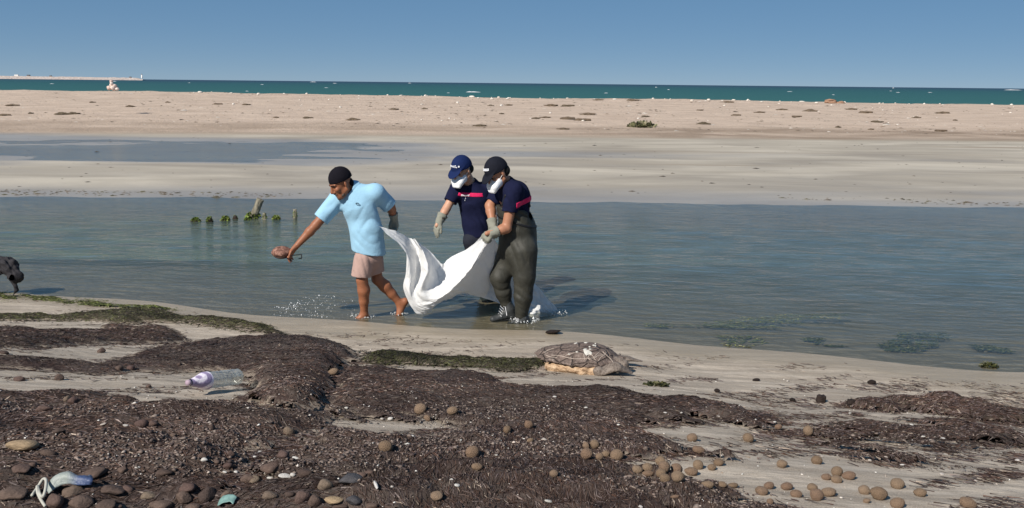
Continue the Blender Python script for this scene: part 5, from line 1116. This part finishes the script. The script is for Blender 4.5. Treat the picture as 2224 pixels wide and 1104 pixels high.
# ================================================================== splashes
def drops(name, P, rad, mat, label):
    n = len(P); O = np.array([[1, 0, 0], [0, 1, 0], [-1, 0, 0], [0, -1, 0], [0, 0, 1.3], [0, 0, -1]]); V = P[:, None] + O[None] * np.asarray(rad)[:, None, None]; T = np.array([[0, 1, 4], [1, 2, 4], [2, 3, 4], [3, 0, 4], [1, 0, 5], [2, 1, 5], [3, 2, 5], [0, 3, 5]])
    o = put(name, np_mesh(name, V.reshape(-1, 3), (np.arange(n)[:, None, None] * 6 + T).reshape(-1, 3)), mat); return tag(o, label, 'splash', 'splashes around wading feet', 'stuff')
b = MatB('water_drops'); b.bsdf((.86, .88, .90), .12, .6, Transmission_Weight=.25, IOR=1.33); M_DROP = b.done()
b = MatB('foam'); b.bsdf((.66, .68, .68), .5, .4); M_FOAM = b.done()
def sp1():
    r_ = np.random.default_rng(5); P = []
    for k in range(230):
        t = r_.beta(1.5, 1.1); px = 785 - 185 * t ** .9 + r_.normal(0, 8); top = 672 - 26 * math.sin(math.pi * min(1, t * .95 + .15)); py = r_.uniform(top - 6, 690 - 22 * t) if r_.random() > .3 else r_.uniform(670, 694)
        P.append(W(px, py, 9.08 + r_.normal(0, .07)))
    P = np.array(P); P[:, 2] = np.maximum(P[:, 2], .004); drops('water_splash', P, r_.gamma(2.0, .0010, len(P)) + .0014, M_DROP, 'fine spray of droplets kicked up ahead of the bare foot')
sp1()
def sp2(cx, cy, Y, w_, n, seed, lab, hmax=.09):
    r_ = np.random.default_rng(seed); c = W(cx, cy, Y); th = r_.uniform(0, 6.28, n); rr = w_ * r_.uniform(.3, 1, n) ** .7; P = np.stack([c[0] + rr * np.cos(th), c[1] + rr * np.sin(th) * .7, .002 + hmax * r_.beta(1, 4, n)], -1); drops('water_splash', P, r_.gamma(1.6, .0016, n) + .0012, M_FOAM, lab)
sp2(1140, 700, 9.0, .17, 170, 3, 'white splash churned up around the wader boots'); sp2(1205, 686, 9.34, .14, 150, 4, 'white splash where the sheet trails in the water', .07); sp2(788, 697, 9.1, .14, 60, 6, 'small splash around the bare front foot', .03); sp2(868, 683, 9.24, .10, 50, 7, 'small splash around the lifted rear foot', .03)

# ================================================================== sand bar debris
farf = lambda x, y: far_z(x, y)
M_CLUMP = pebble_mat('dry_wrack', [(0, (.25, .18, .12)), (.5, (.30, .225, .16)), (1, (.20, .155, .10))], .95, 4, .9, .3); CLUMPS = [blob('wrack_clump', .30, 4.2, 100 + s, 3, mats=M_CLUMP) for s in range(5)]
M_PALE = pebble_mat('pale_stone', [(0, (.60, .54, .47)), (1, (.74, .70, .64))], .85, 3, .3, .1); PALES = [blob('pale_stone', .13, 1.9, 120 + s, 2, mats=M_PALE, cuts=2) for s in range(4)]
def far_hit(px, py): return hit(px, py, farf, 12, 110)
cl = 'low brown clump of dried seaweed on the far sand bar'
for px, py, w_ in [(27,228,22),(11,249,24),(137,247,30),(158,246,26),(67,245,9),(201,221,11),(284,230,18),(365,221,10),(473,225,20),(535,226,16),(856,236,20),(922,235,13),(768,259,28),(1043,272,26),(1066,228,13),(1105,227,16),(1090,246,12),(668,255,20),(600,254,12),(1198,228,27),(1233,229,28),(1277,247,30),(1165,256,20),(1185,254,20),(1235,257,36),(1265,260,36),(1224,279,24),(1402,252,16),(1528,268,28),(1520,238,14),(1599,249,20),(1650,243,20),(1760,240,28),(1699,237,20),(1730,252,20),(1906,264,22),(2047,244,23),(1991,254,15),(2075,260,9),(2043,283,22),(1820,275,12),(1892,280,10),(1300,216,20),(1375,217,24),(1580,221,24),(1850,236,20),(1880,243,26)]:
    g = far_hit(px, py + 2); m = np.linalg.norm(g - EYE) / FPX; o = bpy.data.objects.new('wrack_clump', random.choice(CLUMPS)); C.objects.link(o); o.location = (g[0], g[1], far_z(g[0], g[1]) + .01); o.scale = (w_ * m * .48, w_ * m * .42, max(.05, w_ * m * .11)); o.rotation_euler = (0, 0, random.uniform(-.3, .3)); lb = ('broad' if w_ > 24 else 'narrow' if w_ < 14 else 'middling') + ' clump of dried seaweed on the ' + ('crest' if py < 232 else 'upper slope' if py < 250 else 'lower slope') + ' of the bar' + (' near the green shrub' if abs(px - 1396) < 180 else ' near the stone heap' if px < 400 else ' near driftwood' if abs(px - 1812) < 220 else ''); tag(o, lb, 'seaweed', lb + ' set')
# green shrub mat
g = far_hit(1396, 277); m = np.linalg.norm(g - EYE) / FPX; tf = algae_tuft('beach_shrub', g + np.array([0, .3, -.02]), 25 * m, 4.5 * m, 500, None, 91, ((.17, .17, .085), (.22, .215, .11), (.12, .12, .065), (.26, .23, .15))); tag(tf, 'flat green shrub mat growing on the far sand bar', 'shrub')
# heap of pale stones on the crest
g = far_hit(245, 194); m = np.linalg.norm(g - EYE) / FPX; root = empty('stone_heap', tuple(g)); tag(root, 'small heap of pinkish white stones on the crest of the sand bar', 'stone heap'); M_PINK = pebble_mat('pink_stone', [(0, (.62, .47, .40)), (1, (.75, .66, .60))], .85, 3, .3, .1); PK = [blob('stone', .14, 1.9, 140 + s, 2, mats=M_PINK, cuts=3) for s in range(3)]
for dx, dz, s_ in ((-7, 2, 5), (1, 2, 6), (8, 1, 4.5), (-3, 7, 5), (4, 6.5, 4.5), (0, 11, 4.5), (-1, 14.5, 4)):
    o = bpy.data.objects.new('stone', random.choice(PK)); C.objects.link(o); o.parent = root; o.location = (dx * m, random.uniform(-.1, .1), dz * m); o.scale = (s_ * m, s_ * m, s_ * m * .8); o.rotation_euler = (random.random(), random.random(), random.random())
# reddish driftwood heap on the crest to the right
g = far_hit(1812, 224); m = np.linalg.norm(g - EYE) / FPX; root = empty('driftwood_heap', tuple(g)); tag(root, 'reddish brown heap of driftwood on the crest of the sand bar', 'driftwood'); M_RW = simple('red_wood', (.30, .18, .12), .9, .2, .4, 8)
for k in range(7):
    a = np.array([random.uniform(-18, 12) * m, random.uniform(-.5, .5), random.uniform(0, 4) * m]); d = np.array([random.uniform(8, 18) * m, random.uniform(-.4, .4), random.uniform(-2, 3) * m]); o = bpy.data.objects.new('log', tube_mesh('log', [a, a + d * .5 + [0, 0, .04], a + d], [.09, .10, .06], 8)); o.data.materials.append(M_RW); C.objects.link(o); o.parent = root
# pale stones along the crest and on the slope
r_ = np.random.default_rng(17)
for k in range(110):
    px = r_.uniform(420, 2224); 
    if k < 70: x = (px - 1112) / 1926 * 72; y = 73 + r_.normal(0, 1.2); s_ = min(.15, r_.gamma(2.4, .026) + .025)
    else: x = (px - 1112) / 1926 * 60; y = r_.uniform(47, 70); s_ = min(.12, r_.gamma(2.0, .020) + .02); x = x * y / 60
    o = bpy.data.objects.new('pale_stone', PALES[k % 4]); C.objects.link(o); o.location = (x, y, float(far_z(np.array(x), np.array(y))) + s_ * .3); o.scale = (s_ * r_.uniform(.8, 1.6), s_, s_ * r_.uniform(.5, .8)); o.rotation_euler = (0, 0, r_.uniform(0, 6)); tag(o, 'bleached white stone on the crest of the sand bar' if k < 70 else 'small pale stone on the slope of the sand bar', 'stone', 'white stones on the crest' if k < 70 else 'pale stones on the slope')
def far_specks(name, n, yr, xr, size, cols, seed, label, cat, thr):
    r_ = np.random.default_rng(seed); y = r_.uniform(*yr, n * 3); x = r_.uniform(-1, 1, n * 3) * y * .62; k = fbm(x * .25, y * .18, seed) > thr; x, y = x[k][:n], y[k][:n]; n = len(x); z = far_z(x, y); s_ = r_.gamma(2, size / 2, n) + size * .4
    O = np.array([[1.3, 0, 0], [0, 1, 0], [-1.3, 0, 0], [0, -1, 0], [0, 0, .28]]); L = O[None] * r_.uniform(.6, 1.4, (n, 5, 1)); V = np.stack([x, y, z], -1)[:, None] + L * s_[:, None, None]; T = np.array([[0, 1, 4], [1, 2, 4], [2, 3, 4], [3, 0, 4]]); col = np.array(cols)[r_.integers(0, len(cols), n)] * r_.uniform(.7, 1.2, (n, 1))
    o = put(name, np_mesh(name, V.reshape(-1, 3), (np.arange(n)[:, None, None] * 5 + T).reshape(-1, 3), False, colors=np.repeat(col, 5, 0)), M_LEAF); tag(o, label, cat, kind='stuff')
far_specks('beach_debris', 2200, (44, 75), None, .035, [(.12, .09, .06), (.18, .13, .09), (.09, .07, .05), (.55, .50, .44)], 5, 'scattered wrack crumbs and chips on the far sand bar', 'debris', .46)
far_specks('flat_debris', 260, (19, 40), None, .022, [(.06, .05, .04), (.10, .08, .06)], 6, 'dark weed crumbs on the wet tidal flat', 'debris', .40)
far_specks('edge_debris', 420, (18.7, 19.6), None, .02, [(.10, .09, .05), (.14, .11, .08), (.07, .06, .04)], 9, 'weed crumbs along the far edge of the lagoon', 'debris', .42)

# ================================================================== whitecaps, breakwater, beacon
def caps():
    V = []; Q = []; r_ = np.random.default_rng(8)
    L = [(1028, 200, 32, 2.2), (2200, 196, 40, 1.5), (1940, 190.5, 5, 1), (1715, 199, 12, .8), (2020, 201, 10, .8), (680, 178, 14, 1), (1316, 202, 8, 1), (1425, 190, 5, 1), (248, 177, 10, .8), (113, 182, 8, .8), (1950, 201, 9, .8), (890, 181, 8, .8), (1452, 195, 6, .8)] + [(r_.uniform(0, 2224), None, r_.uniform(4, 9), .7) for _ in range(9)]
    for px, py, w_, h_ in L:
        hz = 181 + (px - 1112) * .0105
        if py is None: py = hz + r_.uniform(3, 24)
        D_ = 2.57 * FPX / max(py - hz, 2.0); c = W(px, py, D_); m = D_ / FPX; n = 9
        for i in range(n):
            u = i / (n - 1) * 2 - 1; x = c[0] + u * w_ * m * .5; hh = h_ * m * (1 - u * u) * r_.uniform(.5, 1.2) + .02; k = len(V); V += [(x, c[1] - .5 - hh, -.11), (x, c[1], -.11 + hh), (x, c[1] + .5 + hh, -.11)]
            if i: Q += [[k - 3, k, k + 1, k - 2], [k - 2, k + 1, k + 2, k - 1]]
    o = put('whitecaps', np_mesh('whitecaps', np.array(V), np.array(Q)), M_FOAM); tag(o, 'small white wave crests breaking on the open sea', 'waves', kind='stuff')
caps()
def breakwater():
    D_ = 2300.; K = D_ / 1400; x1 = W(313, 168, D_)[0]; x0 = x1 - 900; n = 120; r_ = np.random.default_rng(3); xs_ = np.linspace(x0, x1, n); V = []; Q = []
    for i, x in enumerate(xs_):
        h = 6.2 + 1.3 * (x1 - x) / 400 + r_.normal(0, .30); e = min(1, (n - 1 - i) / 4 + .25)
        for dy, z in ((-14, -1), (-6, 2.2 + r_.normal(0, .3)), (-3, h * e), (3, h * e), (14, -1)): V.append((x + r_.normal(0, .5), D_ + dy, z))
        if i:
            for k in range(4): Q.append([(i - 1) * 5 + k, i * 5 + k, i * 5 + k + 1, (i - 1) * 5 + k + 1])
    Q.append([(n - 1) * 5 + k for k in (0, 1, 3, 4)])
    b = MatB('breakwater_rock'); p = b.geo(); n1 = b.noise(b.mapping(p, (.25, .25, 1)), 1.0, 5, .7); b.bsdf(b.ramp(n1, [(.35, (.22, .18, .165)), (.5, (.38, .33, .305)), (.65, (.50, .45, .42))]), .9, .2); o = put('breakwater', np_mesh('breakwater', np.array(V), np.array(Q), False), b.done()); tag(o, 'long low pale rock breakwater on the horizon', 'breakwater')
    hx = W(308, 165, D_)[0]; root = empty('harbour_beacon', (hx, D_, 6.0)); tag(root, 'tiny white beacon tower at the tip of the breakwater', 'beacon'); mw = simple('beacon_white', (.72, .70, .68), .8)
    me = lathe('tower', [(5.0, 2.2), (13.5, 1.5), (13.5, .1)], 10); me.transform(Matrix.Translation((hx, D_, 0)) @ Matrix.Rotation(-math.pi / 2, 4, 'Y')); put('tower', me, mw, root)
    me = lathe('lantern', [(13.4, 1.0), (15.6, 1.0), (16.8, .05)], 10); me.transform(Matrix.Translation((hx, D_, 0)) @ Matrix.Rotation(-math.pi / 2, 4, 'Y')); put('lantern', me, simple('lantern_dark', (.2, .2, .2), .5), root)
    for px, w_, h_, col, lab in ((36, 7, 3.2, (.70, .68, .66), 'long low white shed on the breakwater'), (62, 5, 3.2, (.12, .12, .13), 'dark parked machine on the breakwater beside the white shed'), (110, 3, 2.4, (.15, .13, .12), 'small dark box on the middle of the breakwater'), (283, 3, 2.2, (.14, .12, .12), 'small dark box near the beacon')):
        x = W(px, 165, D_)[0]; zt = 5.8 + 1.3 * (x1 - x) / 400; bm = bmesh.new(); bmesh.ops.create_cube(bm, size=1)
        for v in bm.verts: v.co = Vector((x + v.co.x * w_ * K * (1 if v.co.z < 0 else .82), D_ + v.co.y * 4, zt + (v.co.z + .5) * h_ * 1.3))
        me = bpy.data.meshes.new('shed'); bm.to_mesh(me); bm.free(); tag(put('shed', me, simple('shed_paint', col, .8)), lab, 'shed')
breakwater()
